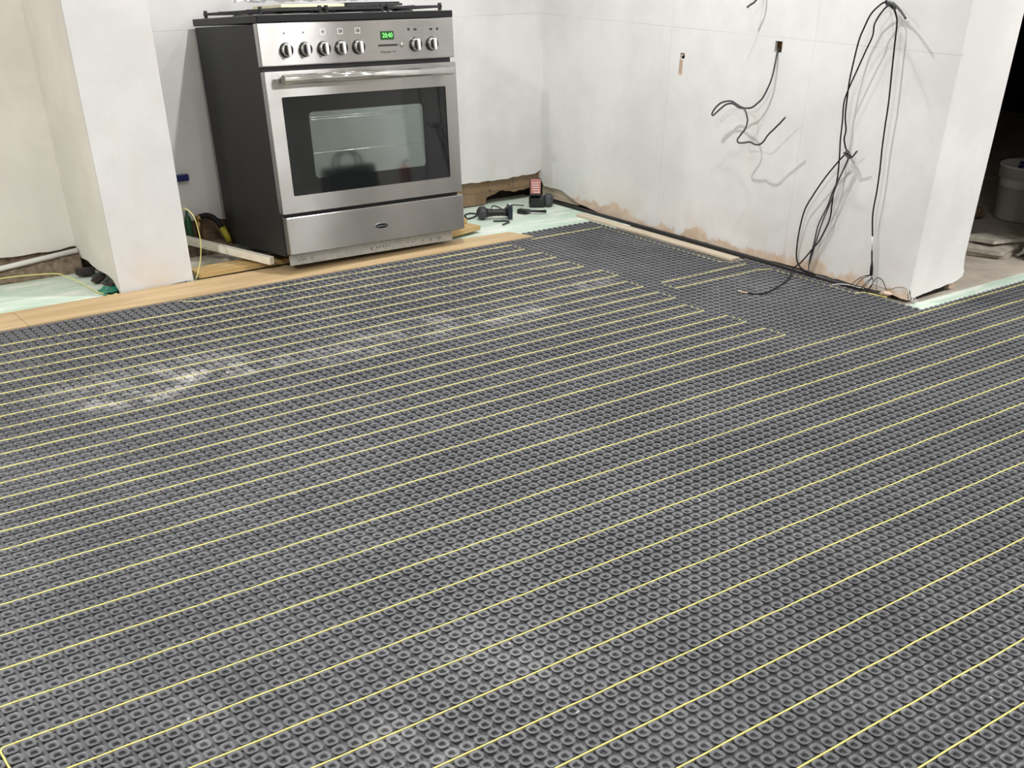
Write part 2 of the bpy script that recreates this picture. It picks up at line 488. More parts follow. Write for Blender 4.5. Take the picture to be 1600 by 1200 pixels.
# brick core behind it, with the undercut dark hollow at floor level
bm = bmesh.new()
low = ragged([(1.5, 0.005), (3.30, 0.005), (3.40, 0.006), (3.50, 0.006), (3.505, 0.034), (3.56, 0.046), (3.61, 0.060), (3.66, 0.052), (3.70, 0.044), (3.75, 0.046), (3.80, 0.055), (3.9, 0.055)], 0.02, 0.004, 5)
add_prism(bm, [(1.5, CEIL)] + low + [(3.9, CEIL)], YB + 0.017, YB + 0.12, 'XZ')
w = struct(obj('wall_back_core', bm, M['brick']))
w.name = 'wall_brick'
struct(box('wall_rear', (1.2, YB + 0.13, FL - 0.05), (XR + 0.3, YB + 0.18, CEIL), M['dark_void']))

# left alcove wall and its broken foot
edge = ragged([(-2.2, 0.10), (0.9, 0.092), (1.044, 0.089), (1.082, 0.086), (1.147, 0.087), (1.227, 0.085), (1.281, 0.088), (1.32, 0.094), (XP0 + 0.02, 0.094)], 0.03, 0.003, 8)
bm = bmesh.new()
add_prism(bm, [(-2.2, CEIL)] + edge + [(XP0 + 0.02, CEIL)], YB, YB + 0.016, 'XZ')
struct(obj('wall_left', bm, M['wall_left']))
bm = bmesh.new()
add_box(bm, (-2.2, YB + 0.017, FL), (XP0 + 0.3, YB + 0.1, CEIL))
struct(obj('wall_left_core', bm, M['mortar'])).name = 'wall_mortar'
bm = bmesh.new()
top = ragged([(-2.2, 0.042), (1.0, 0.040), (1.15, 0.052), (1.30, 0.066), (1.338, 0.068)], 0.03, 0.004, 9)
add_prism(bm, [(-2.2, FL)] + top + [(1.338, FL)], YB - 0.055, YB + 0.016, 'XZ')
bmesh.ops.subdivide_edges(bm, edges=bm.edges[:], cuts=1)
struct(obj('trim_1', bm, M['mortar']))

# pier: broken plaster skin over a core coloured dark like the shaded hole
bm = bmesh.new()
side = ragged([(YB + 0.02, 0.100), (4.915, 0.088), (4.90, 0.070), (4.875, 0.056), (4.80, 0.060), (4.74, 0.052), (4.66, 0.048), (4.586, 0.052), (4.53, 0.050), (4.492, 0.044), (4.47, 0.026), (4.452, 0.016), (YP + 0.014, 0.010)], 0.02, 0.003, 11)
add_prism(bm, [(YB + 0.02, CEIL)] + side + [(YP + 0.014, CEIL)], XP0, XP0 + 0.014, 'YZ', 1)
front = ragged([(XP0, 0.008), (1.384, 0.004), (1.45, 0.007), (1.506, 0.010), (1.58, 0.012), (1.636, 0.015), (1.645, 0.006), (XP1, 0.006)], 0.02, 0.002, 12)
add_prism(bm, [(XP0, CEIL)] + front + [(XP1, CEIL)], YP, YP + 0.014, 'XZ')
add_box(bm, (XP1 - 0.014, YP + 0.0145, 0.02), (XP1, YB + 0.02, CEIL))
struct(obj('wall_pier', bm, [M['wall_pier'], M['wall_left']]))
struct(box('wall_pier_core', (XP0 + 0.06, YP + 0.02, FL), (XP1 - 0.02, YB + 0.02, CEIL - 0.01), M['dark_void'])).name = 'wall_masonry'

# right wall: slab with a free end facing the camera; holes with cables cut as frames
def plaster_grid_wall():
    bm = bmesh.new()
    yb = YB + 0.02; yf = 2.53
    foot = [(yb, 0.098), (4.925, 0.094), (4.895, 0.060), (4.87, 0.062), (4.74, 0.063), (4.70, 0.050), (4.59, 0.020), (4.41, 0.004), (4.15, 0.003), (3.93, 0.006), (3.63, 0.006), (3.27, 0.006), (3.10, 0.010), (2.82, 0.006), (2.60, 0.008), (yf, 0.004)]
    foot = ragged(foot, 0.03, 0.0025, 21)
    # two rectangular cut-outs: split the face in vertical strips
    holes = [(3.354, 3.392, 0.797, 0.837), (3.906, 3.934, 0.733, 0.755)]
    def foot_between(a, b):
        """points of the foot with y between a and b, y descending"""
        def z_at(y):
            for (y0, z0), (y1, z1) in zip(foot[:-1], foot[1:]):
                if y1 <= y <= y0: return z0 + (z1 - z0) * ((y0 - y) / (y0 - y1) if y0 != y1 else 0)
            return foot[-1][1]
        return [(b, z_at(b))] + [p for p in foot if a < p[0] < b] + [(a, z_at(a))]
    cuts = [yb, 3.934, 3.906, 3.392, 3.354, yf]
    for b, a in zip(cuts[:-1], cuts[1:]):
        hole = [h for h in holes if abs(h[0] - a) < 1e-6 and abs(h[1] - b) < 1e-6]
        if hole:
            h = hole[0]
            add_prism(bm, foot_between(a, b) + [(a, h[2]), (b, h[2])], XR, XR + 0.014, 'YZ')
            add_prism(bm, [(b, h[3]), (a, h[3]), (a, CEIL), (b, CEIL)], XR, XR + 0.014, 'YZ')
        else:
            add_prism(bm, foot_between(a, b) + [(a, CEIL), (b, CEIL)], XR, XR + 0.014, 'YZ')
    return bm
struct(obj('wall_right', plaster_grid_wall(), M['wall_right']))
bm = bmesh.new()
add_box(bm, (XR + 0.05, 2.56, FL), (4.14, YB + 0.02, CEIL - 0.005))
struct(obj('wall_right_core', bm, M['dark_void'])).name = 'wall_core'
bm = bmesh.new()
end = ragged([(XR + 0.014, 0.008), (3.95, 0.014), (4.0, 0.017), (4.10, 0.026), (4.14, 0.026), (4.178, 0.034), (4.205, 0.046), (4.208, 0.062), (4.196, 0.085), (4.188, 0.12), (4.185, 0.3)], 0.025, 0.002, 31)
add_prism(bm, [(XR + 0.014, CEIL)] + end + [(4.185, CEIL)], 2.53, 2.544, 'XZ')
add_box(bm, (4.171, 2.545, 0.05), (4.185, YB + 0.02, CEIL))
struct(obj('wall_end', bm, M['wall_plain']))
struct(box('trim_2', (4.150, 2.546, 0.0), (4.19, 2.58, 0.055), M['raw_edge']))
# tan timber grounds showing behind the broken foot near the corner
struct(box('trim_3', (XR + 0.0145, 4.62, 0.006), (XR + 0.03, YB, 0.075), M['cream_timber']))
# walls the photograph does not show but that close the room, plus an added light-blocking one
struct(box('wall_front', (-2.2, -2.6, FL), (7.6, -2.5, CEIL), M['wall_plain']))
struct(box('wall_west', (-2.3, -2.6, FL), (-2.2, YB + 0.2, CEIL), M['wall_plain']))
struct(box('wall_east', (5.9, -2.6, FL), (6.0, 2.525, CEIL), M['wall_plain']))
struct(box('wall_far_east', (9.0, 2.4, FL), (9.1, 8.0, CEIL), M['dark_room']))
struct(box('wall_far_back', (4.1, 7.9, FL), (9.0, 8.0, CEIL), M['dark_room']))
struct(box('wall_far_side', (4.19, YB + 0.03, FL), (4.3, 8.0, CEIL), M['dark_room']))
struct(box('wall_lintel', (4.186, 2.53, 1.98), (7.6, 2.66, CEIL), M['wall_plain']))
struct(box('wall_light_block', (4.85, 2.53, FL), (9.0, 2.62, 1.98), M['wall_plain']))  # unseen jamb added to keep the downlights off the bucket and far floor

# downlights
def downlight(x, y, wtt):
    t = empty('ceiling_downlight', (x, y, CEIL))
    bm = bmesh.new(); add_lathe(bm, [(0.048, 0.0), (0.048, -0.006), (0.040, -0.008), (0.036, -0.004)], (0, 0, 0), 'Z', 24)
    obj('trim_ring', bm, M['lamp_rim'], t)
    bm = bmesh.new(); add_lathe(bm, [(0.034, -0.0085), (0.030, -0.010)], (0, 0, 0), 'Z', 24)
    obj('lens', bm, M['lamp_glow'], t)
    ld = bpy.data.lights.new('downlight_lamp', 'AREA'); ld.shape = 'DISK'; ld.size = 0.07; ld.energy = wtt
    ld.color = (1.0, 0.992, 0.985)
    lo = bpy.data.objects.new('lamp', ld); COL.objects.link(lo); lo.parent = t; lo.location = (0, 0, -0.014)
    return t
names = ['recessed ceiling downlight above the front of the cooker', 'added ceiling downlight farthest left, put in to brighten the alcove',
         'recessed ceiling downlight over the middle left of the mat', 'recessed ceiling downlight nearest the front wall',
         'recessed ceiling downlight just past the right wall end, left one of three in a row', 'recessed ceiling downlight past the right wall end, middle one of three in a row',
         'recessed ceiling downlight farthest right, end of three in a row', 'added ceiling downlight over the near middle of the mat, a general fill',
         'recessed ceiling downlight close to the right wall with the hanging cables']
for (x, y, wtt), lab in zip(DOWNLIGHTS, names):
    tag(downlight(x, y, wtt), lab, 'light', 'ceiling downlights')

# ------------------------------------------------------------------ boards under and beside the mat
tag(box('insulation_board', (-0.2, 4.15, FL + 0.0002), (1.338, YB - 0.058, -0.0010), M['board'], bevel=0.0004),
    'pale green and white streaked board in the left alcove, crossed by a yellow cable', 'insulation board')
tag(box('insulation_board', (1.36, 4.15, FL + 0.0002), (3.83, YB + 0.12, -0.0012), M['board'], bevel=0.0004),
    'pale green board in the back corner under the power tools', 'insulation board')
tag(box('insulation_board', (3.0, 2.30, FL + 0.0002), (6.0, 2.502, -0.0010), M['board'], bevel=0.0004),
    'narrow pale green board at the foot of the right wall end, along the concrete', 'insulation board')

# ------------------------------------------------------------------ studded heating mat
PITCH = 0.032
PHX, PHY = 0.04, 0.13       # stud centres at (i + PHX, j + PHY) * pitch
TOP = 0.0070

def in_mat(i, j):
    if j <= 75: return 1 <= i <= 158
    if i > 118: return False
    if j > 131 and i < 101: return False
    if j > 134: return False
    if i > 115 and j > 104: return False
    return i >= 1

def visible(x, y, mar=1300):
    q = R.transposed() @ Vector((x, y, -CAM_H))
    if q.z > -0.15: return False
    u = 800 + 1656 * q.x / -q.z; v = 1066 - 1656 * q.y / -q.z
    return -mar < u < 1600 + 2 * mar and v < 1200 + 0.5 * mar

def u_in(x, y):
    q = R.transposed() @ Vector((x, y, -CAM_H))
    return -150 < 800 + 1656 * q.x / -q.z < 1750 and 1066 - 1656 * q.y / -q.z < 1350

def make_mat_mesh():
    prof = [(0.0090, 0.0003), (0.0092, 0.0058), (0.0120, 0.0070), (0.0133, 0.0077), (0.0130, 0.0088), (0.0110, 0.0081), (0.0082, 0.0083), (0.0066, 0.0070), (0.0054, 0.0014)]
    nexp = 3.0
    V = []; F4 = []; F_other = []
    base = 0
    temps = {}
    for seg in (16, 12, 8):
        ang = (np.arange(seg) + 0.5 * (seg == 8)) * 2 * math.pi / seg
        cx = np.sign(np.cos(ang)) * np.abs(np.cos(ang)) ** (2 / nexp); cy = np.sign(np.sin(ang)) * np.abs(np.sin(ang)) ** (2 / nexp)
        rings = []
        for r, z in prof:
            rings.append(np.stack([cx * r, cy * r, np.full(seg, z)], 1))
        # little peg in the middle of the hole
        v = np.concatenate(rings + [np.array([[0, 0, 0.0016]])])
        q = []
        for k in range(len(prof) - 1):
            for s in range(seg):
                q.append((k * seg + s, k * seg + (s + 1) % seg, (k + 1) * seg + (s + 1) % seg, (k + 1) * seg + s))
        tri = [((len(prof) - 1) * seg + s, (len(prof) - 1) * seg + (s + 1) % seg, len(prof) * seg) for s in range(seg)]
        temps[seg] = (v, np.array(q), np.array(tri))
    rnd = np.random.RandomState(3)
    cells = {16: [], 12: [], 8: []}
    for j in range(6, 136):
        for i in range(0, 160):
            if not in_mat(i, j): continue
            x = (i + PHX) * PITCH; y = (j + PHY) * PITCH
            if not visible(x, y): continue
            d = math.hypot(x, y)
            cells[16 if d < 2.3 and u_in(x, y) else 12 if d < 3.2 and u_in(x, y) else 8].append((x, y))
    verts = []; quads = []; tris = []; off = 0
    for seg, lst in cells.items():
        if not lst: continue
        v, q, t = temps[seg]; c = np.array(lst); n = len(c)
        jit = rnd.normal(0, 0.00025, (n, 2))
        sc = 1 + rnd.normal(0, 0.012, n)
        vv = v[None, :, :] * np.stack([sc, sc, np.ones(n)], 1)[:, None, :]
        vv[:, :, 0] += (c[:, 0] + jit[:, 0])[:, None]; vv[:, :, 1] += (c[:, 1] + jit[:, 1])[:, None]
        verts.append(vv.reshape(-1, 3))
        o = (np.arange(n) * len(v) + off)[:, None, None]
        quads.append((q[None] + o).reshape(-1, 4)); tris.append((t[None] + o).reshape(-1, 3))
        off += n * len(v)
    # carrier sheet
    sheet = [[(0.03, 0.15), (5.08, 0.15), (5.08, 2.424), (0.03, 2.424)],
             [(0.03, 2.424), (3.80, 2.424), (3.80, 3.345), (0.03, 3.345)],
             [(0.03, 3.345), (3.705, 3.345), (3.705, 4.206), (0.03, 4.206)],
             [(3.245, 4.206), (3.705, 4.206), (3.705, 4.312), (3.245, 4.312)]]
    sv = []; sq = []
    for k, poly in enumerate(sheet):
        sv += [(x, y, 0.0004) for x, y in poly]; sq.append([off + 4 * k + a for a in range(4)])
    verts.append(np.array(sv)); quads.append(np.array(sq))
    verts = np.concatenate(verts); quads = np.concatenate(quads); tris = np.concatenate(tris)
    me = bpy.data.meshes.new('heating_mat')
    me.vertices.add(len(verts)); me.vertices.foreach_set('co', verts.astype(np.float32).ravel())
    loops = np.concatenate([quads.ravel(), tris.ravel()])
    me.loops.add(len(loops)); me.loops.foreach_set('vertex_index', loops.astype(np.int32))
    starts = np.concatenate([np.arange(len(quads)) * 4, len(quads) * 4 + np.arange(len(tris)) * 3])
    me.polygons.add(len(starts)); me.polygons.foreach_set('loop_start', starts.astype(np.int32))
    me.polygons.foreach_set('use_smooth', np.zeros(len(starts), dtype=bool))
    me.update(calc_edges=True)
    me.materials.append(M['mat'])
    return me
tag(link_obj('heating_mat', make_mat_mesh()),
    'dark grey studded underfloor heating mat covering most of the floor', 'floor mat')

# ------------------------------------------------------------------ heating cables laid between the studs
GX = lambda i: (i + PHX + 0.5) * PITCH
GY = lambda j: (j + PHY + 0.5) * PITCH

def cable_path(nodes, rad=0.010, z=0.0069, seed=2):
    """polyline with rounded corners and a slight wander inside the grooves"""
    rnd = random.Random(seed); out = []
    P = [Vector((x, y, z)) for x, y in nodes]
    for i, p in enumerate(P):
        if 0 < i < len(P) - 1:
            a = (P[i - 1] - p); b = (P[i + 1] - p)
            r = min(rad, a.length / 2, b.length / 2)
            a.normalize(); b.normalize()
            s = p + a * r; e = p + b * r
            for k in range(5):
                t = k / 4; out.append(s * (1 - t) ** 2 + p * 2 * t * (1 - t) + e * t * t)
        else: out.append(p.copy())
    res = []
    for a, b in zip(out[:-1], out[1:]):
        L = (b - a).length; n = max(1, int(L / 0.06))
        nrm = Vector((-(b - a).y, (b - a).x, 0)); nrm = nrm.normalized() if nrm.length > 1e-6 else nrm
        for k in range(n):
            p = a.lerp(b, k / n)
            if n > 2 and k > 0: p = p + nrm * rnd.uniform(-0.0008, 0.0008) + Vector((0, 0, rnd.uniform(-0.0010, 0.0006)))
            if abs((b - a).y) > abs((b - a).x): p = p - Vector((0, 0, 0.0022))   # lies deeper where it crosses the rows
            res.append(p)
    res.append(out[-1]); return res

XL, XT, XE = 4, 97, 150
nodes = []
# from the oak planks the main cable runs back and forth, three studs apart, then four
ys = [(129.1, 'L')]
legs3 = [129, 126, 123, 120, 117, 114, 111, 108, 105, 102, 99, 96, 93, 90, 87, 84, 81, 78]
turnx = {129: 96, 126: 96, 123: 97, 120: 97, 117: 97, 114: 97, 111: 98, 108: 98, 105: 97, 102: 97, 99: 97, 96: 96, 93: 96, 90: 96, 87: 97, 84: 97, 81: 97, 78: 97}
nodes.append((GX(46), GY(130.6))); nodes.append((GX(47.2), GY(129.6))); nodes.append((GX(48.2), GY(129)))
go_right = True
for k, j in enumerate(legs3):
    if go_right:
        nodes.append((GX(turnx[j]), GY(j)))
        if k + 1 < len(legs3): nodes.append((GX(turnx[j]), GY(legs3[k + 1])))
    else:
        nodes.append((GX(XL), GY(j)))
        nodes.append((GX(XL), GY(legs3[k + 1] if k + 1 < len(legs3) else 74)))
    go_right = not go_right
legs4 = [74, 70, 66, 62, 58, 54, 50, 46, 42, 38, 34, 30, 26, 22, 18, 14]
go_right = True
for k, j in enumerate(legs4):
    nxt = legs4[k + 1] if k + 1 < len(legs4) else None
    xx = GX(XE if go_right else XL)
    nodes.append((xx, GY(j)))
    if nxt is not None: nodes.append((xx, GY(nxt)))
    go_right = not go_right
bm = bmesh.new()
add_tube(bm, cable_path(nodes), 0.0024, 6)
tag(obj('heating_cable', bm, M['yellow']), 'long yellow heating cable wound back and forth across the whole grey mat', 'cable')

nodes = [(3.225, GY(130)), (GX(114), GY(130)), (GX(114), GY(105)), (GX(116), GY(103)), (GX(116), GY(102)), (GX(100), GY(102)), (GX(100), GY(99)),
         (GX(115), GY(99)), (GX(117), GY(98)), (GX(117), GY(84)), (3.805, 2.70), (3.812, 2.60)]
bm = bmesh.new()
add_tube(bm, cable_path(nodes, seed=5), 0.0024, 6)
tag(obj('heating_cable', bm, M['yellow']), 'short yellow heating cable following the right wall with one narrow loop onto the mat', 'cable')

# ------------------------------------------------------------------ oak planks at the back edge of the mat
def plank(x0, x1, lab, back0=4.420, back1=4.420, slant=0.0, step=0.0):
    bm = bmesh.new()
    z0, z1 = 0.0, 0.0125
    pts = [(x0, 4.209), (x1 + slant, 4.209), (x1, back1), (x0, back0)]
    add_prism(bm, pts, z0, z1 - 0.0035, 'XY', 1)
    add_prism(bm, pts, z1 - 0.0034, z1 + step, 'XY', 0)
    tag(obj('floor_plank', bm, [M['oak'], M['plank_edge']]), lab, 'plank', 'oak planks along the back of the mat')
plank(-0.30, 0.9175, 'oak plank cut off by the left edge of the photo, before the alcove')
plank(0.9195, 2.050, 'oak plank passing the foot of the white pier')
plank(2.0515, 3.214, 'oak plank in front of the cooker, its slanted end on the mat', 4.420, 4.345, 0.045)

# ------------------------------------------------------------------ cooker
CK = empty('range_cooker', (2.007, 4.239, 0.0))
CR = Matrix(((0.999445, -0.030651, 0.013042), (0.029541, 0.996500, 0.078200), (-0.015393, -0.077771, 0.996852)))
CK.rotation_euler = CR.to_euler()
tag(CK, 'stainless steel range cooker with charcoal sides standing on timbers by the back wall', 'cooker')
W = 0.90; D = 0.585

# carcass
bm = bmesh.new()
add_box(bm, (0.004, 0.045, 0.085), (W - 0.004, D, 0.912), 0.003)
obj('body', bm, M['charcoal'], CK)
# black sheet standing in for the shadow in the gaps between the fronts
box('gap_backing', (0.006, 0.036, 0.10), (W - 0.006, 0.0445, 0.91), M['black_plastic'], CK)

def front_panel(name, x0, x1, z0, z1, y0=0.0, thick=0.034, mat=None, bev=0.004):
    bm = bmesh.new(); add_box(bm, (x0, y0, z0), (x1, y0 + thick, z1), bev)
    return obj(name, bm, mat or M['steel'], CK)

panel = front_panel('control_panel', -0.004, W + 0.002, 0.772, 0.915, 0.013, 0.030)
drawer = front_panel('drawer', 0.006, W, 0.0935, 0.238, 0.0, 0.034)

# oven door: steel frame around black glass around a tinted window
door = empty('oven_door', (0, 0, 0)); door.parent = CK
def ring_prism(bm, outer, inner, d0, d1):
    n = len(outer)
    oa = [bm.verts.new((p[0], d0, p[1])) for p in outer]; ia = [bm.verts.new((p[0], d0, p[1])) for p in inner]
    ob = [bm.verts.new((p[0], d1, p[1])) for p in outer]; ib = [bm.verts.new((p[0], d1, p[1])) for p in inner]
    for k in range(n):
        l = (k + 1) % n
        bm.faces.new((oa[k], oa[l], ia[l], ia[k])); bm.faces.new((ob[l], ob[k], ib[k], ib[l]))
        bm.faces.new((oa[l], oa[k], ob[k], ob[l])); bm.faces.new((ia[k], ia[l], ib[l], ib[k]))
    bmesh.ops.recalc_face_normals(bm, faces=bm.faces[:])
bm = bmesh.new()
ring_prism(bm, rrect(0.4465, 0.504, 0.899, 0.504, 0.004), rrect(0.446, 0.4915, 0.781, 0.353, 0.006), 0.0, 0.034)
door_me = obj('door_frame', bm, M['steel'], door)
bm = bmesh.new()
ring_prism(bm, rrect(0.446, 0.4915, 0.779, 0.351, 0.006), rrect(0.4415, 0.491, 0.546, 0.240, 0.016), 0.0035, 0.0075)
obj('glass_border', bm, M['glass_black'], door)
bm = bmesh.new()
add_prism(bm, rrect(0.4415, 0.491, 0.545, 0.239, 0.015), 0.0045, 0.0085)
pane = obj('window_pane', bm, M['glass_window'], door)
for zz, x0, x1 in ((0.591, 0.175, 0.645), (0.583, 0.176, 0.640), (0.463, 0.172, 0.712)):
    bm = bmesh.new(); add_tube(bm, [(x0, 0.0042, zz), (x1, 0.0042, zz)], 0.0011, 6)
    obj('rack_wire', bm, M['wire_steel'], door)
# handle
bm = bmesh.new(); add_tube(bm, [(0.050, -0.044, 0.729), (0.848, -0.044, 0.727)], 0.0162, 20)
h = obj('door_handle', bm, M['chrome'], door)
for x in (0.072, 0.826):
    bm = bmesh.new(); add_box(bm, (x - 0.007, -0.040, 0.719), (x + 0.007, 0.002, 0.739), 0.003)
    obj('bracket', bm, M['steel'], door)
for x, z in ((-0.0032, 0.69), (-0.0032, 0.32)):
    bm = bmesh.new(); add_lathe(bm, [(0.0028, 0.0), (0.0028, -0.002), (0.001, -0.003)], (x + 0.001, 0.017, z), 'X', 10)
    obj('side_screw', bm, M['chrome'], door)

# badge on the drawer
bm = bmesh.new()
out = [(0.457 + 0.034 * math.cos(a), 0.1575 + 0.0125 * math.copysign(abs(math.sin(a)) ** 0.8, math.sin(a))) for a in [2 * math.pi * k / 32 for k in range(32)]]
inn = [(0.457 + 0.030 * math.cos(a), 0.1575 + 0.0095 * math.copysign(abs(math.sin(a)) ** 0.8, math.sin(a))) for a in [2 * math.pi * k / 32 for k in range(32)]]
add_prism(bm, out, -0.003, 0.001, 'XZ', 0); add_prism(bm, inn, -0.0036, -0.0028, 'XZ', 1)
bdg = obj('badge', bm, [M['chrome'], M['black_gloss']], drawer)
add_text('badge_lettering', 'RANGEMASTER', 0.0072, (0.457, -0.0040, 0.1575), M['galv'], drawer, 0.95)

# control knobs
KNOBS = [0.107, 0.190, 0.272, 0.350, 0.430, 0.705, 0.787]
def knob_mesh():
    bm = bmesh.new()
    add_lathe(bm, [(0.0255, 0.0), (0.0255, -0.004), (0.0225, -0.007)], (0, 0, 0), 'Y', 32, 0)
    add_lathe(bm, [(0.0235, -0.0065), (0.0232, -0.012), (0.0215, -0.021), (0.0190, -0.0225)], (0, 0, 0), 'Y', 32, 1)
    return bm
def grip_mesh():
    bm = bmesh.new()
    add_prism(bm, [(-0.0045, -0.0205), (0.0045, -0.0205), (0.0062, -0.008), (0.0062, 0.0155), (0.003, 0.0205), (-0.003, 0.0205), (-0.0062, 0.0155), (-0.0062, -0.008)], -0.034, -0.0225, 'XZ')
    bmesh.ops.bevel(bm, geom=bm.edges[:], offset=0.0012, segments=2, affect='EDGES')
    return bm
kme = None
for i, x in enumerate(KNOBS):
    if kme is None:
        k0 = obj('knob', knob_mesh(), [M['black_gloss'], M['chrome']], CK); kme = k0.data
        face = bmesh.new(); add_lathe(face, [(0.0195, -0.0215), (0.0190, -0.0245)], (0, 0, 0), 'Y', 28)
        f0 = obj('knob_face', face, M['black_gloss'], k0); g0 = obj('pointer', grip_mesh(), M['satin'], k0)
        fme, gme = f0.data, g0.data; kk = k0
    else:
        kk = link_obj('knob', kme, CK); link_obj('knob_face', fme, kk); link_obj('pointer', gme, kk)
    kk.location = (x, 0.013, 0.825)
    for g in kk.children:
        if g.name.startswith('pointer'):
            g.rotation_euler = (0, math.radians(-2), 0)
# small steel push button
bm = bmesh.new(); add_lathe(bm, [(0.0085, 0.0), (0.0085, -0.003), (0.006, -0.006), (0.002, -0.0075)], (0.639, 0.013, 0.826), 'Y', 20)
obj('push_button', bm, M['chrome'], panel)
# clock display
bm = bmesh.new(); add_prism(bm, rrect(0.5715, 0.8605, 0.062, 0.030, 0.002), 0.0105, 0.0135)
disp = obj('clock_display', bm, [M['lcd']], panel)
add_text('digits', '20:40', 0.0235, (0.5715, 0.0102, 0.8605), M['digits'], panel, 0.95)
# strip of clock buttons
bm = bmesh.new()
for k in range(6): add_prism(bm, rrect(0.534 + 0.0155 * k, 0.8265, 0.0125, 0.0065, 0.002), 0.0095, 0.0135)
obj('button_strip', bm, M['black_plastic'], panel)
add_text('lettering', 'Professional + FX', 0.0105, (0.5715, 0.0126, 0.803), M['ink'], panel, 0.95)
# printed symbols over the knobs
def icon(name, x, z, kind):
    bm = bmesh.new()
    if kind == 'hob':
        ring_prism(bm, rrect(x, z, 0.023, 0.019, 0.001, 1), rrect(x, z, 0.0205, 0.0165, 0.001, 1), 0.0124, 0.0132)
        o = obj(name, bm, M['ink_white'], panel)
        dx = {0: -0.004, 1: -0.004, 2: 0, 3: 0.004, 4: 0.004}[int(round((x - 0.107) / 0.082))]
        b2 = bmesh.new(); add_lathe(b2, [(0.0028, 0.0122), (0.0028, 0.0132)], (x + dx, 0, z), 'Y', 12)
        obj('dot', b2, M['ink'], o)
    elif kind == 'dot':
        add_lathe(bm, [(0.0055, 0.0124), (0.0055, 0.0132)], (x, 0, z), 'Y', 16); obj(name, bm, M['ink'], panel)
    else:
        add_prism(bm, rrect(x, z, 0.015, 0.0075, 0.001, 1), 0.0124, 0.0132)
        for k in range(0): pass
        obj(name, bm, M['ink'], panel)
for x in KNOBS[:5]: icon('burner_symbol', x + 0.004, 0.881, 'hob')
for x, z, k in ((0.677, 0.879, 'dot'), (0.709, 0.878, 'bar'), (0.788, 0.877, 'bar'), (0.820, 0.877, 'dot')): icon('oven_symbol', x, z, k)

# plinth strip under the drawer, with bolts and punched holes
bm = bmesh.new(); add_box(bm, (0.026, 0.052, 0.044), (0.864, 0.060, 0.0845), 0.001)
pl = obj('plinth_strip', bm, M['galv'], CK)
for x in (0.085, 0.098, 0.13, 0.455, 0.47, 0.49, 0.505, 0.52, 0.62, 0.645, 0.70, 0.80):
    bm = bmesh.new(); add_lathe(bm, [(0.0028, 0.0514), (0.0028, 0.0522)], (x, 0, 0.063), 'Y', 8)
    obj('punched_hole', bm, M['ink'], pl)
for x in (0.072, 0.430, 0.745, 0.79):
    bm = bmesh.new(); add_lathe(bm, [(0.006, 0.0518), (0.006, 0.047), (0.004, 0.045)], (x, 0, 0.062), 'Y', 6, smooth_f=False)
    obj('bolt', bm, M['galv'], pl)
for x, y in ((0.06, 0.085), (0.84, 0.085), (0.06, 0.53), (0.84, 0.53)):
    bm = bmesh.new()
    add_lathe(bm, [(0.017, 0.044 if y < 0.3 else 0.070), (0.017, 0.052 if y < 0.3 else 0.077), (0.007, 0.054 if y < 0.3 else 0.078), (0.007, 0.088)], (x, y, 0), 'Z', 14)
    obj('foot', bm, M['black_plastic'], CK)

# hob top with black rim, burners and pan supports
bm = bmesh.new(); add_box(bm, (-0.002, 0.010, 0.9165), (W + 0.001, D, 0.9415), 0.003)
hob = obj('hob_top', bm, M['black_enamel'], CK)
bm = bmesh.new(); add_box(bm, (0.03, 0.045, 0.9416), (W - 0.03, D - 0.03, 0.9430), 0.0005)
obj('hob_tray', bm, M['steel_dark'], hob)
for x, y, r in ((0.15, 0.16, 0.035), (0.15, 0.42, 0.045), (0.45, 0.29, 0.06), (0.75, 0.16, 0.045), (0.75, 0.42, 0.035)):
    bm = bmesh.new(); add_lathe(bm, [(r, 0.9431), (r, 0.948), (r * 0.85, 0.949), (r * 0.85, 0.953), (r * 0.6, 0.955)], (x, y, 0), 'Z', 24)
    obj('burner', bm, M['cast_iron'], CK)
for gx0 in (0.03, 0.315, 0.60):
    gx1 = gx0 + 0.27
    bm = bmesh.new()
    zt = 0.957
    for y in (0.045, 0.29, 0.535): add_box(bm, (gx0, y - 0.005, zt - 0.005), (gx1, y + 0.005, zt + 0.004), 0.001)
    for x in (gx0, gx1 - 0.010): add_box(bm, (x, 0.040, zt - 0.005), (x + 0.010, 0.540, zt + 0.004), 0.001)
    for y in (0.165, 0.415):
        add_box(bm, (gx0 + 0.01, y - 0.004, zt - 0.004), (gx0 + 0.10, y + 0.004, zt + 0.006), 0.001)
        add_box(bm, (gx1 - 0.10, y - 0.004, zt - 0.004), (gx1 - 0.01, y + 0.004, zt + 0.006), 0.001)
    xm = (gx0 + gx1) / 2
    for y0, y1 in ((0.045, 0.125), (0.205, 0.29), (0.29, 0.375), (0.455, 0.535)): add_box(bm, (xm - 0.004, y0, zt - 0.004), (xm + 0.004, y1, zt + 0.006), 0.001)
    for x in (gx0 + 0.001, gx1 - 0.013):
        for y in (0.041, 0.527):
            add_box(bm, (x, y, 0.9432), (x + 0.012, y + 0.012, zt + 0.012), 0.0015)
    obj('pan_support', bm, M['cast_iron'], CK)

def on_cooker(p): return Vector((2.007, 4.239, 0)) + CR @ Vector(p)

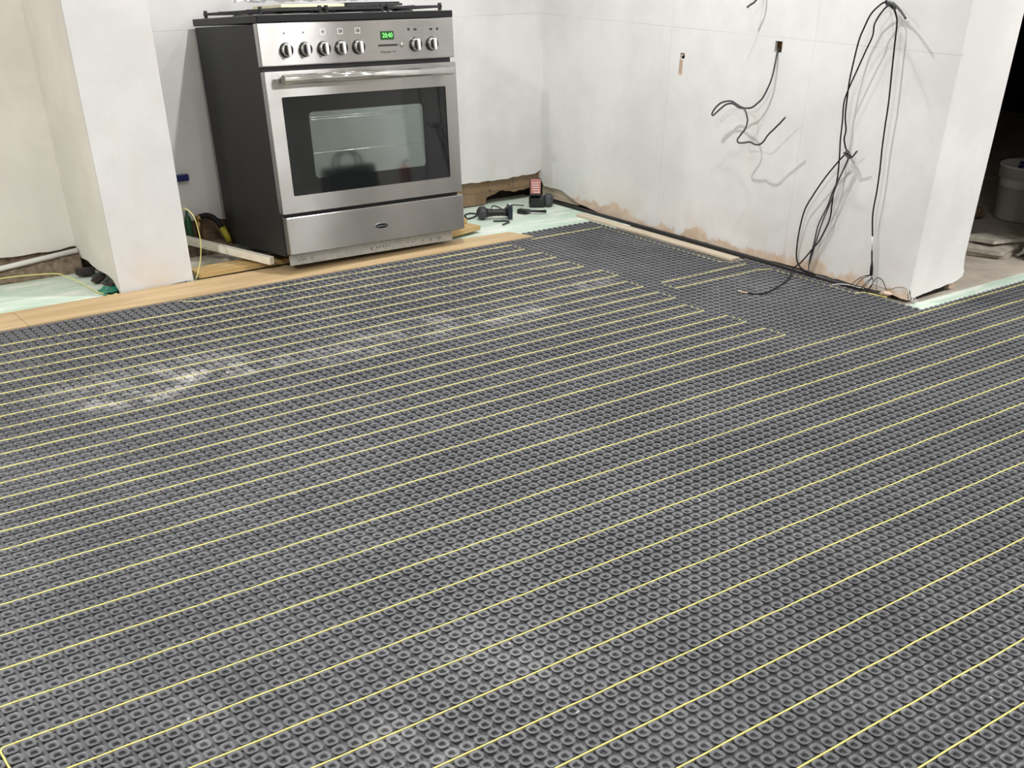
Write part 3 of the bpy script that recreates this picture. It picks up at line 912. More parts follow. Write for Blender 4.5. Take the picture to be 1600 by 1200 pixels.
# things left on the hob: clear wrap, cream booklet, black tray edge
def crumple(name, x0, x1, y0, y1, z, amp, nx, ny, seed, mat, label, cat):
    bm = bmesh.new(); grid = []
    for j in range(ny + 1):
        row = []
        for i in range(nx + 1):
            u, v = i / nx, j / ny
            x = x0 + (x1 - x0) * u + 0.02 * noise.noise(Vector((u * 5, v * 5, seed)))
            y = y0 + (y1 - y0) * v + 0.02 * noise.noise(Vector((u * 5, v * 5, seed + 7)))
            a = noise.noise(Vector((u * 9, v * 7, seed + 3))); b = noise.noise(Vector((u * 23, v * 19, seed + 5)))
            edge_f = min(1.0, 6 * min(u, 1 - u, v, 1 - v) + 0.25)
            h = amp * (0.45 + abs(a) * 1.3 + abs(b) * 0.5) * edge_f
            row.append(bm.verts.new(on_cooker((x, y, z + h))))
        grid.append(row)
    for j in range(ny):
        for i in range(nx): bm.faces.new((grid[j][i], grid[j][i + 1], grid[j + 1][i + 1], grid[j + 1][i]))
    o = obj(name, bm, mat)
    md = o.modifiers.new('thick', 'SOLIDIFY'); md.thickness = 0.0006
    return tag(o, label, cat)
crumple('plastic_wrap', 0.16, 0.80, 0.07, 0.52, 0.985, 0.06, 46, 34, 2.0, M['film'], 'crumpled clear plastic wrap heaped on top of the cooker', 'packaging')
bm = bmesh.new(); add_box(bm, (-0.15, -0.10, 0), (0.15, 0.10, 0.010), 0.001)
bk = obj('booklet', bm, M['booklet']); bk.matrix_world = Matrix.Translation(on_cooker((0.27, 0.17, 0.9645))) @ CR.to_4x4() @ Matrix.Rotation(math.radians(6), 4, 'Z')
tag(bk, 'cream booklet lying under clear plastic on the cooker hob', 'booklet')
bm = bmesh.new()
add_prism(bm, [(-0.13, -0.09), (0.13, -0.075), (0.14, 0.08), (-0.11, 0.10)], 0, 0.008, 'XY'); 
add_prism(bm, [(-0.12, -0.08), (0.12, -0.068), (0.13, 0.072), (-0.10, 0.09)], 0.0082, 0.014, 'XY')
tr = obj('folded_manual', bm, M['grey_rubber']); tr.matrix_world = Matrix.Translation(on_cooker((0.60, 0.20, 0.9645))) @ CR.to_4x4() @ Matrix.Rotation(math.radians(-5), 4, 'Z')
tag(tr, 'dark grey folder on the hob beside the cream booklet', 'folder')

# ------------------------------------------------------------------ timbers under and beside the cooker
def board(name, c, size, rotz, mat, label, cat, group=None, bevel=0.0015, tilt=0.0):
    bm = bmesh.new(); sx, sy, sz = size
    add_box(bm, (-sx / 2, -sy / 2, 0), (sx / 2, sy / 2, sz), bevel)
    o = obj(name, bm, mat); o.location = c; o.rotation_euler = (0, tilt, rotz)
    return tag(o, label, cat, group)
board('timber_board', (2.30, 4.500, 0.0126), (1.24, 0.11, 0.020), math.radians(1), M['pine'], 'yellow pine board sticking out left from under the cooker front', 'board')
board('timber_board', (3.01, 4.470, 0.0126), (0.22, 0.080, 0.020), math.radians(14), M['pine'], 'short pine board sticking out right from under the cooker, lower of the two', 'board')
board('timber_board', (2.99, 4.545, 0.034), (0.20, 0.075, 0.022), math.radians(10), M['pine'], 'short pine offcut on top of the other, right of the cooker', 'board')
board('timber_board', (2.02, 4.680, 0.0), (0.70, 0.10, 0.022), math.radians(-2), M['stone'], 'grey weathered board behind the pine board left of the cooker', 'board')

# square white timber running from behind the pier to the cooker corner
def beam(name, a, b, w, h, mat, label, cat, endmat=None):
    a, b = Vector(a), Vector(b); t = (b - a).normalized(); s = Vector((0, 0, 1)).cross(t).normalized(); u = t.cross(s)
    bm = bmesh.new()
    ra = [a + s * (sx * w / 2) + u * (sz * h / 2) for sx, sz in ((-1, -1), (1, -1), (1, 1), (-1, 1))]
    rb = [b + s * (sx * w / 2) + u * (sz * h / 2) for sx, sz in ((-1, -1), (1, -1), (1, 1), (-1, 1))]
    va = [bm.verts.new(p) for p in ra]; vb = [bm.verts.new(p) for p in rb]
    fs = [bm.faces.new(va), bm.faces.new(list(reversed(vb)))] + [bm.faces.new((va[k], vb[k], vb[(k + 1) % 4], va[(k + 1) % 4])) for k in range(4)]
    bmesh.ops.recalc_face_normals(bm, faces=fs)
    bmesh.ops.bevel(bm, geom=bm.edges[:], offset=0.002, segments=1, affect='EDGES')
    return tag(obj(name, bm, mat), label, cat)
beam('white_batten', (1.760, 4.860, 0.085), (1.986, 4.376, 0.051), 0.030, 0.030, M['white_timber'], 'square white timber batten lying diagonally from pier to cooker corner', 'batten')

# gas hose, tap and green can in the gap left of the cooker
t = empty('gas_hose', (1.9, 4.85, 0)); tag(t, 'black bent gas hose with yellow fitting behind the cooker side', 'hose')
def w2l(t, pts): return [Vector(p) - t.location for p in pts]
bm = bmesh.new(); add_tube(bm, w2l(t, spline([(1.895, 4.875, 0.150), (1.925, 4.872, 0.152), (1.948, 4.862, 0.143), (1.965, 4.845, 0.122), (1.972, 4.825, 0.098)], 6)), 0.0125, 12)
obj('hose', bm, M['cable_black'], t)
bm = bmesh.new(); add_tube(bm, w2l(t, [(1.970, 4.828, 0.102), (1.978, 4.806, 0.072), (1.982, 4.795, 0.048)]), [0.015, 0.015, 0.012], 12)
obj('fitting', bm, M['yellow_fit'], t)
bm = bmesh.new(); add_tube(bm, w2l(t, [(1.880, 4.885, 0.140), (1.898, 4.876, 0.149)]), [0.013, 0.016], 10); add_tube(bm, w2l(t, [(1.886, 4.888, 0.06), (1.886, 4.884, 0.143)]), 0.011, 10)
obj('elbow', bm, M['brass'], t)
bm = bmesh.new(); add_lathe(bm, [(0.0155, 0.0), (0.016, 0.01), (0.016, 0.13), (0.012, 0.150), (0.006, 0.160), (0.006, 0.175)], (1.846, 4.902, 0.001), 'Z', 20)
tag(obj('green_bottle', bm, M['green_can'], smooth_shade=True), 'dark green bottle standing in the gap behind the pier', 'bottle')
board('timber_offcut', (1.90, 4.84, 0.0), (0.20, 0.09, 0.045), math.radians(4), M['mortar'], 'rough brown block on the floor below the gas hose', 'block')
t = box('blue_wall_plug', (1.70, YB - 0.030, 0.297), (1.880, YB - 0.001, 0.322), M['blue_plastic'], bevel=0.002)
t['label'] = 'dark blue tape roll end poking out from behind the pier'; t['category'] = 'tape'; t.name = 'blue_tape'

# yellow wire loop right of the pier, and the piece crossing the alcove floor
bm = bmesh.new()
add_tube(bm, spline([(1.668, 4.52, 0.262), (1.672, 4.45, 0.283), (1.690, 4.42, 0.258), (1.701, 4.42, 0.205), (1.702, 4.42, 0.150), (1.690, 4.42, 0.090), (1.672, 4.42, 0.045), (1.660, 4.424, 0.018)], 6), 0.0022, 6)
tag(obj('yellow_wire', bm, M['yellow_pale']), 'thin yellow wire looping down beside the right edge of the pier', 'wire')
bm = bmesh.new()
add_tube(bm, spline([(0.90, 4.84, 0.030), (1.004, 4.838, 0.032), (1.100, 4.822, 0.032), (1.20, 4.80, 0.028), (1.232, 4.755, 0.022), (1.258, 4.655, 0.014), (1.277, 4.52, 0.006), (1.303, 4.449, 0.0035), (1.330, 4.437, 0.010)], 6), 0.0022, 6)
tag(obj('yellow_wire', bm, M['yellow_pale']), 'thin yellow wire crossing the green board in the left alcove', 'wire')
# white pipe at the foot of the alcove wall, green film scrap, rubble in the pier hole
bm = bmesh.new(); add_tube(bm, [(0.60, YB - 0.035, 0.036), (1.010, YB - 0.035, 0.056), (1.338, YB - 0.035, 0.0835)], 0.0105, 12)
tag(obj('white_pipe', bm, M['white_plastic']), 'white plastic pipe resting along the foot of the left alcove wall', 'pipe')
bm = bmesh.new()
g = [[bm.verts.new((1.285 + 0.07 * i / 5, 4.455 + 0.09 * j / 5 , 0.003 + 0.018 * abs(noise.noise(Vector((i * 1.3, j * 1.1, 4)))) + 0.012 * i / 5)) for i in range(6)] for j in range(6)]
for j in range(5):
    for i in range(5): bm.faces.new((g[j][i], g[j][i + 1], g[j + 1][i + 1], g[j + 1][i]))
o = obj('film_scrap', bm, M['glass_green']); md = o.modifiers.new('thick', 'SOLIDIFY'); md.thickness = 0.0008
tag(o, 'scrap of glossy green plastic in the broken foot of the pier', 'plastic scrap')

def rock(name, c, s, seed, mat, label, cat, group=None, flat=1.0):
    bm = bmesh.new(); bmesh.ops.create_icosphere(bm, subdivisions=2, radius=1.0)
    for v in bm.verts:
        k = 1 + 0.45 * noise.noise(v.co * 1.3 + Vector((seed, seed * 2, 0)))
        v.co = Vector((v.co.x * s[0] * k, v.co.y * s[1] * k, v.co.z * s[2] * k * flat))
    zmin = min(v.co.z for v in bm.verts)
    for v in bm.verts: v.co.z -= zmin
    o = obj(name, bm, mat); o.location = c; o.rotation_euler = (0, 0, seed)
    return tag(o, label, cat, group)
rock('mortar_lump', (1.322, 4.79, -0.001), (0.022, 0.045, 0.020), 1.3, M['dark_void'], 'dark mortar lump at the far end of the broken pier foot', 'rubble', 'lumps in the broken pier foot')
rock('mortar_lump', (1.335, 4.66, -0.001), (0.020, 0.040, 0.017), 2.1, M['dark_void'], 'dark mortar lump in the middle of the broken pier foot', 'rubble', 'lumps in the broken pier foot')
rock('mortar_lump', (1.342, 4.55, -0.001), (0.018, 0.030, 0.014), 3.4, M['dark_void'], 'dark mortar lump nearest the front of the broken pier foot', 'rubble', 'lumps in the broken pier foot')
rock('plaster_lump', (3.822, 2.615, 0.0075), (0.024, 0.014, 0.009), 5.2, M['raw_edge'], 'pinkish plaster lump on the mat edge at the right wall corner', 'rubble')

# edge strips along the right wall
beam('timber_batten', (3.733, 3.372, 0.004), (3.727, 4.46, 0.004), 0.050, 0.012, M['cream_timber'], 'flat cream timber strip beside the mat along the right wall', 'batten').location.x = 0.022
bm = bmesh.new()
add_tube(bm, [(3.838, 2.64, 0.002), (3.838, 3.2, 0.002), (3.834, 3.6, 0.003), (3.832, 4.1, 0.003), (3.826, 4.6, 0.004), (3.822, 4.86, 0.006)], 0.010, 10)
tag(obj('gap_strip', bm, M['black_plastic']), 'black strip standing in for the shaded gap along the right wall foot', 'dark strip')  # black tube laid in the crevice to give its shade

# ------------------------------------------------------------------ cables on the right wall
def cable(name, pts, r, mat, label, cat='cable', group=None, n=6, seg=8, extra=None):
    bm = bmesh.new(); add_tube(bm, spline(pts, n), r, seg)
    if extra:
        for e in extra: add_tube(bm, spline(e, n), r, seg)
    return tag(obj(name, bm, mat), label, cat, group)
CG = 'cables hanging on the right wall'
outer = [(3.810, 2.829, 0.991), (3.800, 2.845, 0.997), (3.800, 2.871, 0.986), (3.803, 2.906, 0.956), (3.805, 2.928, 0.911), (3.808, 2.944, 0.869), (3.811, 2.955, 0.792), (3.814, 2.961, 0.732), (3.816, 2.960, 0.680), (3.819, 2.957, 0.616), (3.822, 2.945, 0.567), (3.825, 2.948, 0.535), (3.827, 2.934, 0.503), (3.824, 2.915, 0.491),
         (3.815, 2.926, 0.482), (3.818, 2.954, 0.453), (3.820, 3.007, 0.386), (3.825, 3.058, 0.310), (3.830, 3.091, 0.252), (3.835, 3.107, 0.178), (3.840, 3.112, 0.104), (3.842, 3.105, 0.049), (3.838, 3.074, 0.020), (3.825, 3.020, 0.013), (3.820, 2.975, 0.014)]
cable('wall_cable', outer, 0.0031, M['cable_black'], 'black hanging cable with the widest loop, ending at the mat edge')
inner = [(3.810, 2.820, 0.988), (3.803, 2.841, 0.983), (3.798, 2.861, 0.959), (3.800, 2.880, 0.926), (3.803, 2.882, 0.889), (3.805, 2.903, 0.838), (3.806, 2.928, 0.774), (3.806, 2.952, 0.711), (3.808, 2.965, 0.662), (3.811, 2.960, 0.597), (3.814, 2.957, 0.529), (3.822, 2.955, 0.476), (3.825, 2.949, 0.394), (3.827, 2.957, 0.343), (3.830, 2.958, 0.296), (3.832, 2.959, 0.232), (3.832, 2.990, 0.151), (3.830, 3.023, 0.103), (3.815, 3.055, 0.050),
         (3.780, 3.066, 0.024), (3.659, 2.990, 0.0115), (3.465, 2.920, 0.0115), (3.403, 2.932, 0.0115), (3.385, 2.955, 0.013)]
t = cable('wall_cable', inner, 0.0031, M['cable_black'], 'black cable that trails from the right wall across the mat, its end bare')
bm = bmesh.new(); add_tube(bm, [(3.385, 2.955, 0.013), (3.372, 2.975, 0.015), (3.366, 2.990, 0.018)], 0.0035, 8)
obj('bare_end', bm, M['raw_edge'], t)['label'] = 'pinkish stripped cable end'
s2 = [(3.814, 2.905, 0.489), (3.818, 2.907, 0.475), (3.820, 2.927, 0.419), (3.822, 2.957, 0.348), (3.826, 2.977, 0.281), (3.830, 3.009, 0.206), (3.832, 3.018, 0.133), (3.834, 3.027, 0.077), (3.836, 3.029, 0.040), (3.832, 3.022, 0.017), (3.824, 3.000, 0.012)]
s3 = [(3.812, 2.898, 0.489), (3.814, 2.911, 0.448), (3.815, 2.937, 0.380), (3.818, 2.959, 0.298), (3.822, 2.984, 0.227), (3.827, 3.003, 0.154), (3.832, 3.017, 0.089), (3.835, 3.027, 0.046)]
cable('wall_cable', s2, 0.0030, M['cable_grey'], 'dark grey doubled cable dropping straight from the lower knot to the floor', extra=[s3])
kn = [(3.818, 2.925, 0.494), (3.800, 2.905, 0.498), (3.802, 2.890, 0.486), (3.822, 2.893, 0.478), (3.828, 2.915, 0.482), (3.808, 2.925, 0.490), (3.798, 2.900, 0.482), (3.800, 2.880, 0.480), (3.790, 2.851, 0.508)]
cable('cable_knot', kn, 0.0034, M['cable_grey'], 'knotted grey cable tail halfway down the right wall', 'cable')
single = [(3.820, 2.845, 0.990), (3.820, 2.825, 0.979), (3.818, 2.806, 0.957), (3.818, 2.796, 0.930), (3.818, 2.788, 0.856), (3.818, 2.779, 0.775), (3.820, 2.770, 0.682), (3.822, 2.767, 0.596), (3.823, 2.762, 0.519), (3.824, 2.755, 0.453), (3.825, 2.751, 0.373), (3.826, 2.752, 0.315), (3.827, 2.747, 0.268), (3.828, 2.733, 0.210), (3.828, 2.723, 0.159), (3.829, 2.712, 0.111), (3.830, 2.704, 0.068)]
t = cable('wall_cable', single, 0.0031, M['cable_black'], 'single black cable hanging straight down nearest the wall end, splayed at floor')
bm = bmesh.new(); add_tube(bm, [(3.8275, 2.7335, 0.212), (3.828, 2.727, 0.185), (3.828, 2.7228, 0.159)], 0.0036, 8)
obj('tape', bm, M['white_plastic'], t)['label'] = 'white tape wrapped around the cable'
bm = bmesh.new(); add_tube(bm, [(3.829, 2.713, 0.118), (3.8295, 2.710, 0.095), (3.830, 2.705, 0.066)], [0.0035, 0.0062, 0.0062], 8)
obj('sheath_end', bm, M['cable_black'], t)
fray = [[(3.830, 2.705, 0.068), (3.825, 2.729, 0.061), (3.820, 2.758, 0.042), (3.808, 2.775, 0.020), (3.790, 2.772, 0.0105), (3.765, 2.760, 0.009)],
        [(3.830, 2.706, 0.068), (3.825, 2.734, 0.052), (3.815, 2.752, 0.027), (3.796, 2.750, 0.010), (3.775, 2.735, 0.009)],
        [(3.830, 2.702, 0.063), (3.820, 2.702, 0.045), (3.810, 2.712, 0.027), (3.798, 2.725, 0.012), (3.775, 2.712, 0.009)],
        [(3.830, 2.702, 0.063), (3.820, 2.684, 0.049), (3.815, 2.685, 0.029), (3.800, 2.690, 0.014), (3.782, 2.672, 0.009)],
        [(3.830, 2.697, 0.055), (3.825, 2.710, 0.047), (3.810, 2.712, 0.037), (3.800, 2.716, 0.020), (3.800, 2.704, 0.010), (3.810, 2.692, 0.021), (3.820, 2.685, 0.039)],
        [(3.830, 2.688, 0.046), (3.838, 2.686, 0.058), (3.842, 2.675, 0.062), (3.842, 2.654, 0.054), (3.838, 2.633, 0.034), (3.828, 2.608, 0.012)]]
for q in fray:
    bm = bmesh.new(); add_tube(bm, spline(q, 5), 0.0015, 6)
    obj('core_wire', bm, M['cable_black'], t)
tk = [(3.85, 2.93, 1.075), (3.840, 2.883, 1.023), (3.812, 2.855, 0.994), (3.800, 2.834, 0.986), (3.800, 2.815, 0.994), (3.806, 2.806, 0.982), (3.818, 2.820, 0.976), (3.822, 2.842, 0.985), (3.806, 2.846, 0.995), (3.795, 2.825, 0.994), (3.788, 2.793, 0.988), (3.770, 2.752, 0.972), (3.752, 2.716, 0.955)]
cable('cable_knot', tk, 0.0042, M['cable_grey'], 'thick grey cable knotted at the top of the hanging bunch, stub pointing right', 'cable')
loop = [(3.885, 3.384, 0.812), (3.852, 3.372, 0.802), (3.840, 3.366, 0.758), (3.835, 3.367, 0.719), (3.829, 3.372, 0.685), (3.824, 3.394, 0.636), (3.818, 3.417, 0.611), (3.813, 3.441, 0.594), (3.807, 3.475, 0.589), (3.796, 3.494, 0.590), (3.790, 3.514, 0.598), (3.789, 3.532, 0.602), (3.785, 3.559, 0.596), (3.780, 3.581, 0.580), (3.780, 3.609, 0.559), (3.778, 3.622, 0.548), (3.776, 3.629, 0.553), (3.775, 3.617, 0.571), (3.773, 3.598, 0.588), (3.771, 3.576, 0.601), (3.769, 3.542, 0.611), (3.767, 3.511, 0.613), (3.765, 3.486, 0.607), (3.764, 3.457, 0.599), (3.762, 3.437, 0.596), (3.760, 3.418, 0.579), (3.760, 3.406, 0.554), (3.758, 3.410, 0.525), (3.757, 3.430, 0.499), (3.755, 3.445, 0.478), (3.754, 3.436, 0.467), (3.752, 3.402, 0.471), (3.751, 3.369, 0.478), (3.749, 3.338, 0.473), (3.748, 3.312, 0.477), (3.746, 3.292, 0.490), (3.745, 3.271, 0.517), (3.743, 3.240, 0.544), (3.742, 3.210, 0.571), (3.740, 3.189, 0.591)]
cable('socket_cable', loop, 0.0036, M['cable_grey'], 'grey cable curling out of the square wall hole, its end raised')
cable('socket_cable', [(3.870, 3.50, 1.09), (3.840, 3.475, 1.030), (3.810, 3.470, 0.990), (3.798, 3.478, 0.968), (3.788, 3.490, 0.958), (3.780, 3.500, 0.948)], 0.0040, M['cable_grey'], 'short grey cable stub poking in at the top of the photo')
# back boxes sunk in the two wall holes
bm = bmesh.new()
add_box(bm, (XR + 0.030, 3.355, 0.798), (XR + 0.040, 3.391, 0.836)); add_box(bm, (XR + 0.0145, 3.350, 0.793), (XR + 0.030, 3.354, 0.841)); add_box(bm, (XR + 0.0145, 3.392, 0.793), (XR + 0.030, 3.396, 0.841))
tag(obj('socket_box', bm, M['brass']), 'brown empty socket box sunk in the square hole of the right wall', 'socket box')
bm = bmesh.new(); add_tube(bm, spline([(XR + 0.045, 3.92, 0.748), (XR + 0.012, 3.92, 0.750), (XR - 0.004, 3.924, 0.742)], 5), 0.004, 8)
tag(obj('pipe_stub', bm, M['raw_edge']), 'small stub in the left hole of the right wall, brown smear below', 'pipe')
cable('loose_wire', [(3.766, 2.839, 0.009), (3.786, 2.830, 0.012), (3.812, 2.797, 0.013), (3.818, 2.752, 0.012), (3.826, 2.727, 0.012)], 0.0018, M['white_plastic'], 'short white wire on the mat edge beneath the splayed cable', 'wire', seg=6)
cable('loose_wire', [(3.838, 2.697, 0.031), (3.846, 2.664, 0.028), (3.848, 2.620, 0.028), (3.848, 2.587, 0.043), (3.846, 2.549, 0.049), (3.842, 2.530, 0.039), (3.838, 2.520, 0.012)], 0.0013, M['brass'], 'thin brown wire drooping to the corner of the right wall', 'wire', seg=6)
t = empty('wire_tails', (3.84, 2.515, 0.0)); tag(t, 'bunch of pale bare wires at the foot of the right wall corner', 'wire')
rnd = random.Random(4)
for k in range(8):
    a = rnd.uniform(-0.020, 0.006); b = a + rnd.uniform(-0.012, 0.010)
    bm = bmesh.new(); add_tube(bm, spline([(a * 0.6, 0.004, rnd.uniform(0.035, 0.052)), ((a + b) / 2 + rnd.uniform(-.006, .006), -0.012, 0.024), (b, -0.030 + rnd.uniform(-.01, .01), 0.0085)], 5), 0.0012, 5)
    obj('strand', bm, M['white_plastic'] if k % 2 else M['cable_grey'], t)

# ------------------------------------------------------------------ tools in the back corner
# power tool with round head, dark barrel and navy base
t = empty('power_tool', (3.29, 4.675, 0.0), (0, 0, math.radians(-27))); tag(t, 'power tool with round grey head and navy base, nearest the cooker', 'power tool')
bm = bmesh.new(); bmesh.ops.create_uvsphere(bm, u_segments=24, v_segments=16, radius=0.031)
for v in bm.verts: v.co = Vector((v.co.x * 0.92, v.co.y, v.co.z)) + Vector((0, 0, 0.031))
obj('head', bm, M['grey_rubber'], t, True)
bm = bmesh.new()
for a in range(7):
    y = -0.030 + a * 0.010
    r = math.sqrt(max(0.0001, 0.0313 ** 2 - (y) ** 2)) + 0.0004
    add_tube(bm, [(0.92 * r * math.cos(p), y, 0.031 + r * math.sin(p)) for p in [math.pi * k / 10 for k in range(11)]], 0.0008, 5)
obj('vents', bm, M['black_plastic'], t)
bm = bmesh.new(); add_lathe(bm, [(0.022, 0.022), (0.019, 0.035), (0.0165, 0.06), (0.0165, 0.10), (0.020, 0.130)], (0, 0, 0.031), 'X', 20)
obj('barrel', bm, M['black_plastic'], t)
bm = bmesh.new(); add_box(bm, (0.128, -0.028, 0.002), (0.152, 0.028, 0.066), 0.006)
obj('battery_base', bm, M['navy'], t)
bm = bmesh.new(); add_box(bm, (0.134, -0.010, 0.066), (0.146, 0.010, 0.072), 0.002)
obj('clip', bm, M['white_plastic'], t)
# cordless drill standing on its head with a red battery
t = empty('cordless_drill', (3.700, 4.755, 0.0), (0, 0, math.radians(-35))); tag(t, 'black cordless tool with a red battery face on top, in the room corner', 'power tool')
bm = bmesh.new(); add_box(bm, (-0.042, -0.030, 0.0), (0.040, 0.030, 0.050), 0.010)
obj('housing', bm, M['black_plastic'], t, True)
bm = bmesh.new(); add_lathe(bm, [(0.019, 0.0), (0.021, 0.01), (0.021, 0.05), (0.012, 0.062)], (0.0, 0.010, 0.050), 'Z', 16)
obj('handle_grip', bm, M['grey_rubber'], t)
bm = bmesh.new(); add_lathe(bm, [(0.022, -0.025), (0.026, -0.01), (0.026, 0.02), (0.016, 0.034)], (0.060, 0.0, 0.028), 'Z', 18)
obj('chuck', bm, M['grey_rubber'], t)
bm = bmesh.new(); add_box(bm, (-0.034, -0.020, -0.045), (0.026, 0.022, 0.036), 0.005)
bat = obj('battery', bm, M['black_plastic'], t); bat.location = (-0.006, -0.012, 0.098); bat.rotation_euler = (math.radians(-14), 0, 0)
bm = bmesh.new(); add_box(bm, (-0.030, -0.0225, -0.034), (0.022, -0.0195, 0.034), 0.001)
f_ = obj('battery_face', bm, M['red_label'], bat); f_['label'] = 'faded red battery face'
bm = bmesh.new()
for k in range(5): add_box(bm, (-0.024 + 0.002 * k, -0.0232, 0.016 - 0.011 * k), (0.012 + 0.001 * k, -0.0226, 0.0185 - 0.011 * k))
obj('print', bm, M['ink_white'], bat)
# snips
t = empty('snips', (3.575, 4.64, -0.001), (0, 0, math.radians(-38))); tag(t, 'small black snips lying open on the green board between the two power tools', 'snips')
for s in (-1, 1):
    bm = bmesh.new(); add_tube(bm, spline([(-0.045, 0.012 * s, 0.012), (-0.02, 0.016 * s, 0.013), (0.0, 0.0, 0.013)], 5), [0.0065] * 11, 10)
    obj('grip', bm, M['grey_rubber'], t)
    bm = bmesh.new(); add_prism(bm, [(0.0, -0.005 * s), (0.075, 0.016 * s), (0.078, 0.010 * s), (0.01, 0.006 * s)], 0.009, 0.016, 'XY')
    obj('blade', bm, M['cable_black'], t)
bm = bmesh.new(); add_box(bm, (-0.030, -0.030, 0.0), (0.004, 0.026, 0.022), 0.005)
t2 = obj('black_block', bm, M['black_plastic']); t2.location = (3.552, 4.672, -0.001); t2.rotation_euler = (0, 0, 0.4); t2.name = 'charger'
tag(t2, 'small black charger block behind the snips', 'charger')
cable('hook_tool', [(3.305, 4.600, 0.004), (3.328, 4.590, 0.004), (3.352, 4.578, 0.004), (3.366, 4.560, 0.004), (3.356, 4.538, 0.004), (3.330, 4.526, 0.004), (3.300, 4.512, 0.004)], 0.0045, M['grey_rubber'], 'small dark hook shaped bracket on the green board before the round-headed tool', 'hook')
cable('black_lead', [(3.235, 4.735, 0.004), (3.262, 4.79, 0.004), (3.305, 4.81, 0.004), (3.328, 4.785, 0.004), (3.300, 4.745, 0.004), (3.255, 4.722, 0.004), (3.225, 4.715, 0.004)], 0.0035, M['cable_black'], 'coiled black lead lying between cooker and round-headed tool', 'lead')
cable('black_lead', [(3.362, 4.70, 0.006), (3.40, 4.75, 0.012), (3.45, 4.81, 0.022), (3.50, 4.83, 0.008), (3.50, 4.78, 0.005), (3.53, 4.79, 0.014), (3.58, 4.81, 0.012), (3.64, 4.79, 0.006)], 0.0028, M['cable_black'], 'thin black lead straggling between the two power tools', 'lead')
# things standing out to the right, which the photograph shows as reflections in the oven glass
t = empty('tool_bag', (4.45, 0.85, 0.0105), (0, 0, 0.1)); tag(t, 'black tool bag with raised handles reflected in the lower oven glass', 'bag')
bm = bmesh.new(); add_box(bm, (-0.21, -0.11, 0.0), (0.21, 0.11, 0.25), 0.03)
for v in bm.verts:
    if v.co.z > 0.15: v.co.y *= 0.55
obj('bag_body', bm, M['black_plastic'], t)
for s in (-1, 1):
    bm = bmesh.new(); add_tube(bm, spline([(-0.10, 0.05 * s, 0.22), (-0.085, 0.045 * s, 0.31), (0.0, 0.03 * s, 0.345), (0.085, 0.045 * s, 0.31), (0.10, 0.05 * s, 0.22)], 6), 0.009, 8)
    obj('strap', bm, M['black_plastic'], t)
t = empty('red_case', (4.99, 0.86, 0.0105)); tag(t, 'small red case reflected low in the right of the oven glass', 'case')
bm = bmesh.new(); add_box(bm, (-0.06, -0.05, 0.0), (0.06, 0.05, 0.19), 0.01)
obj('shell', bm, M['red_label'], t)
bm = bmesh.new(); add_tube(bm, spline([(-0.04, 0, 0.188), (-0.03, 0, 0.225), (0.03, 0, 0.225), (0.04, 0, 0.188)], 5), 0.007, 8)
obj('handle', bm, M['black_plastic'], t)

# ------------------------------------------------------------------ beyond the wall end: rubble and bucket
def slab(pts, z0, z1, tilt, label, seed, zo=0.0):
    bm = bmesh.new()
    cx = sum(p[0] for p in pts) / len(pts); cy = sum(p[1] for p in pts) / len(pts)
    poly = ragged([(p[0] - cx, p[1] - cy) for p in pts + [pts[0]]], 0.035, 0.005, seed)[:-1]
    add_prism(bm, poly, 0, z1 - z0, 'XY')
    o = obj('plaster_slab', bm, M['stone']); o.location = (cx, cy, z0 + zo); o.rotation_euler = tilt
    return tag(o, label, 'rubble', 'broken plaster slabs in the dark room')
slab([(4.72, 2.86), (4.93, 2.87), (4.95, 2.74), (4.80, 2.70)], FL + 0.001, FL + 0.018, (0, 0.01, 0), 'lowest broken slab of the pile by the wall end opening', 1)
slab([(4.70, 2.90), (4.95, 2.88), (4.93, 2.72), (4.76, 2.71)], 0.012, 0.028, (0.03, -0.03, 0.05), 'middle broken slab of the pile by the wall end opening', 2)
slab([(4.76, 2.93), (5.02, 2.92), (5.00, 2.73), (4.80, 2.76)], 0.036, 0.050, (-0.04, 0.03, -0.1), 'topmost broken slab of the pile by the wall end opening', 3)
rock('plaster_lump', (4.76, 2.96, FL), (0.05, 0.04, 0.022), 1.7, M['stone'], 'rounded plaster lump left of the slab pile', 'rubble')
bm = bmesh.new()
g = []
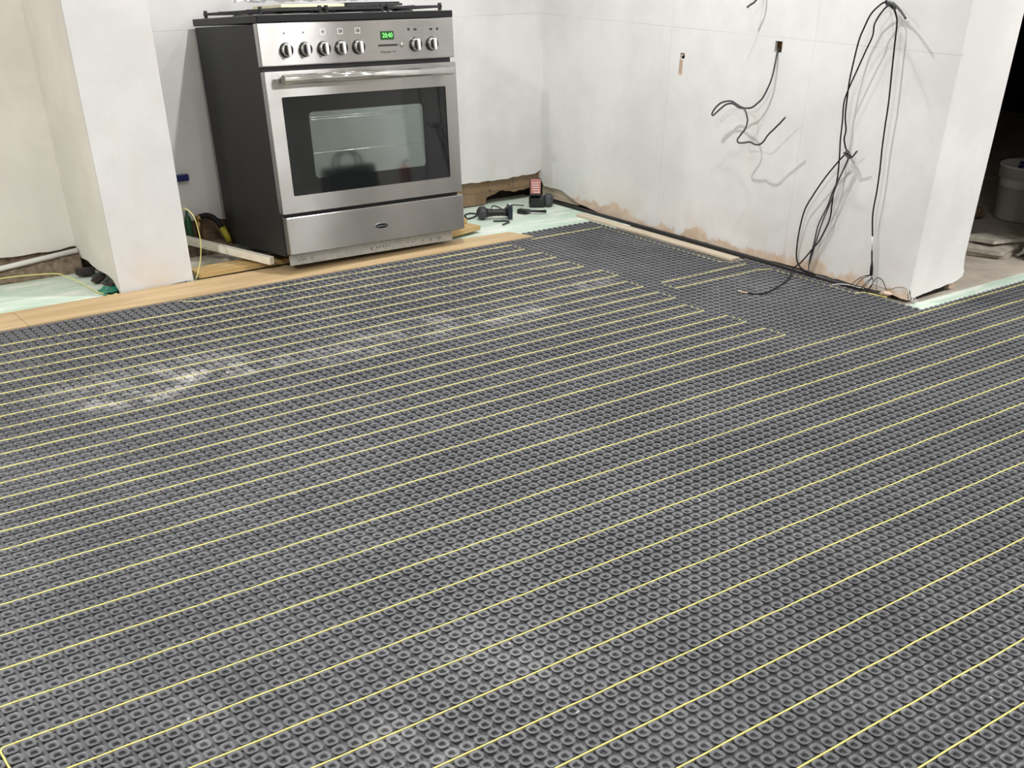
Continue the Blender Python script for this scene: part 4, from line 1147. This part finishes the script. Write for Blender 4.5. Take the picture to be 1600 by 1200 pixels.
for j in range(9):
    row = []
    for i in range(9):
        u, v = i / 8 - 0.5, j / 8 - 0.5
        h = 0.075 * max(0, 1 - (u * u + v * v) * 3.2) + 0.035 * abs(noise.noise(Vector((u * 6, v * 6, 1.5))))
        row.append(bm.verts.new((4.955 + u * 0.16 + 0.02 * noise.noise(Vector((u * 8, v * 8, 3))), 2.640 + v * 0.12, FL + 0.002 + h)))
    g.append(row)
for j in range(8):
    for i in range(8): bm.faces.new((g[j][i], g[j][i + 1], g[j + 1][i + 1], g[j + 1][i]))
o = obj('plastic_bag', bm, M['white_plastic']); md = o.modifiers.new('thick', 'SOLIDIFY'); md.thickness = 0.0006
tag(o, 'crumpled white plastic at the right edge beside the slab pile', 'plastic bag')

t = empty('bucket', (5.62, 3.13, FL), (0, 0, 0.6)); tag(t, 'large white plastic bucket standing in the dark room at the right edge', 'bucket')
bm = bmesh.new()
add_lathe(bm, [(0.138, 0.001), (0.142, 0.01), (0.154, 0.195), (0.162, 0.196), (0.165, 0.245), (0.169, 0.247), (0.169, 0.255), (0.160, 0.255), (0.156, 0.200), (0.136, 0.008)], (0, 0, 0), 'Z', 48)
obj('tub', bm, M['bucket'], t)
bm = bmesh.new(); add_tube(bm, spline([(-0.166, 0, 0.215), (-0.176, -0.04, 0.16), (-0.15, -0.11, 0.12), (-0.05, -0.17, 0.10), (0.08, -0.165, 0.11), (0.16, -0.08, 0.16), (0.166, 0, 0.215)], 6), 0.003, 6)
obj('wire_handle', bm, M['galv'], t)
bm = bmesh.new()
for k in range(4): add_box(bm, (-0.172, -0.012, 0.15 + 0.0 * k), (-0.150, 0.012, 0.222), 0.002) if k == 0 else None
obj('lug', bm, M['bucket'], t)
bm = bmesh.new(); add_box(bm, (-0.022, -0.012, 0.012), (0.022, 0.012, 0.275), 0.006)
o = obj('trowel_handle', bm, M['blue_plastic']); o.location = (5.535, 3.21, FL); o.rotation_euler = (0.18, -0.12, 0.5)
tag(o, 'dark blue handle leaning inside the white bucket', 'handle')
rock('brick_lump', (5.41, 3.26, FL), (0.05, 0.04, 0.03), 0.4, M['brick'], 'reddish brick lump on the floor left of the bucket', 'rubble')
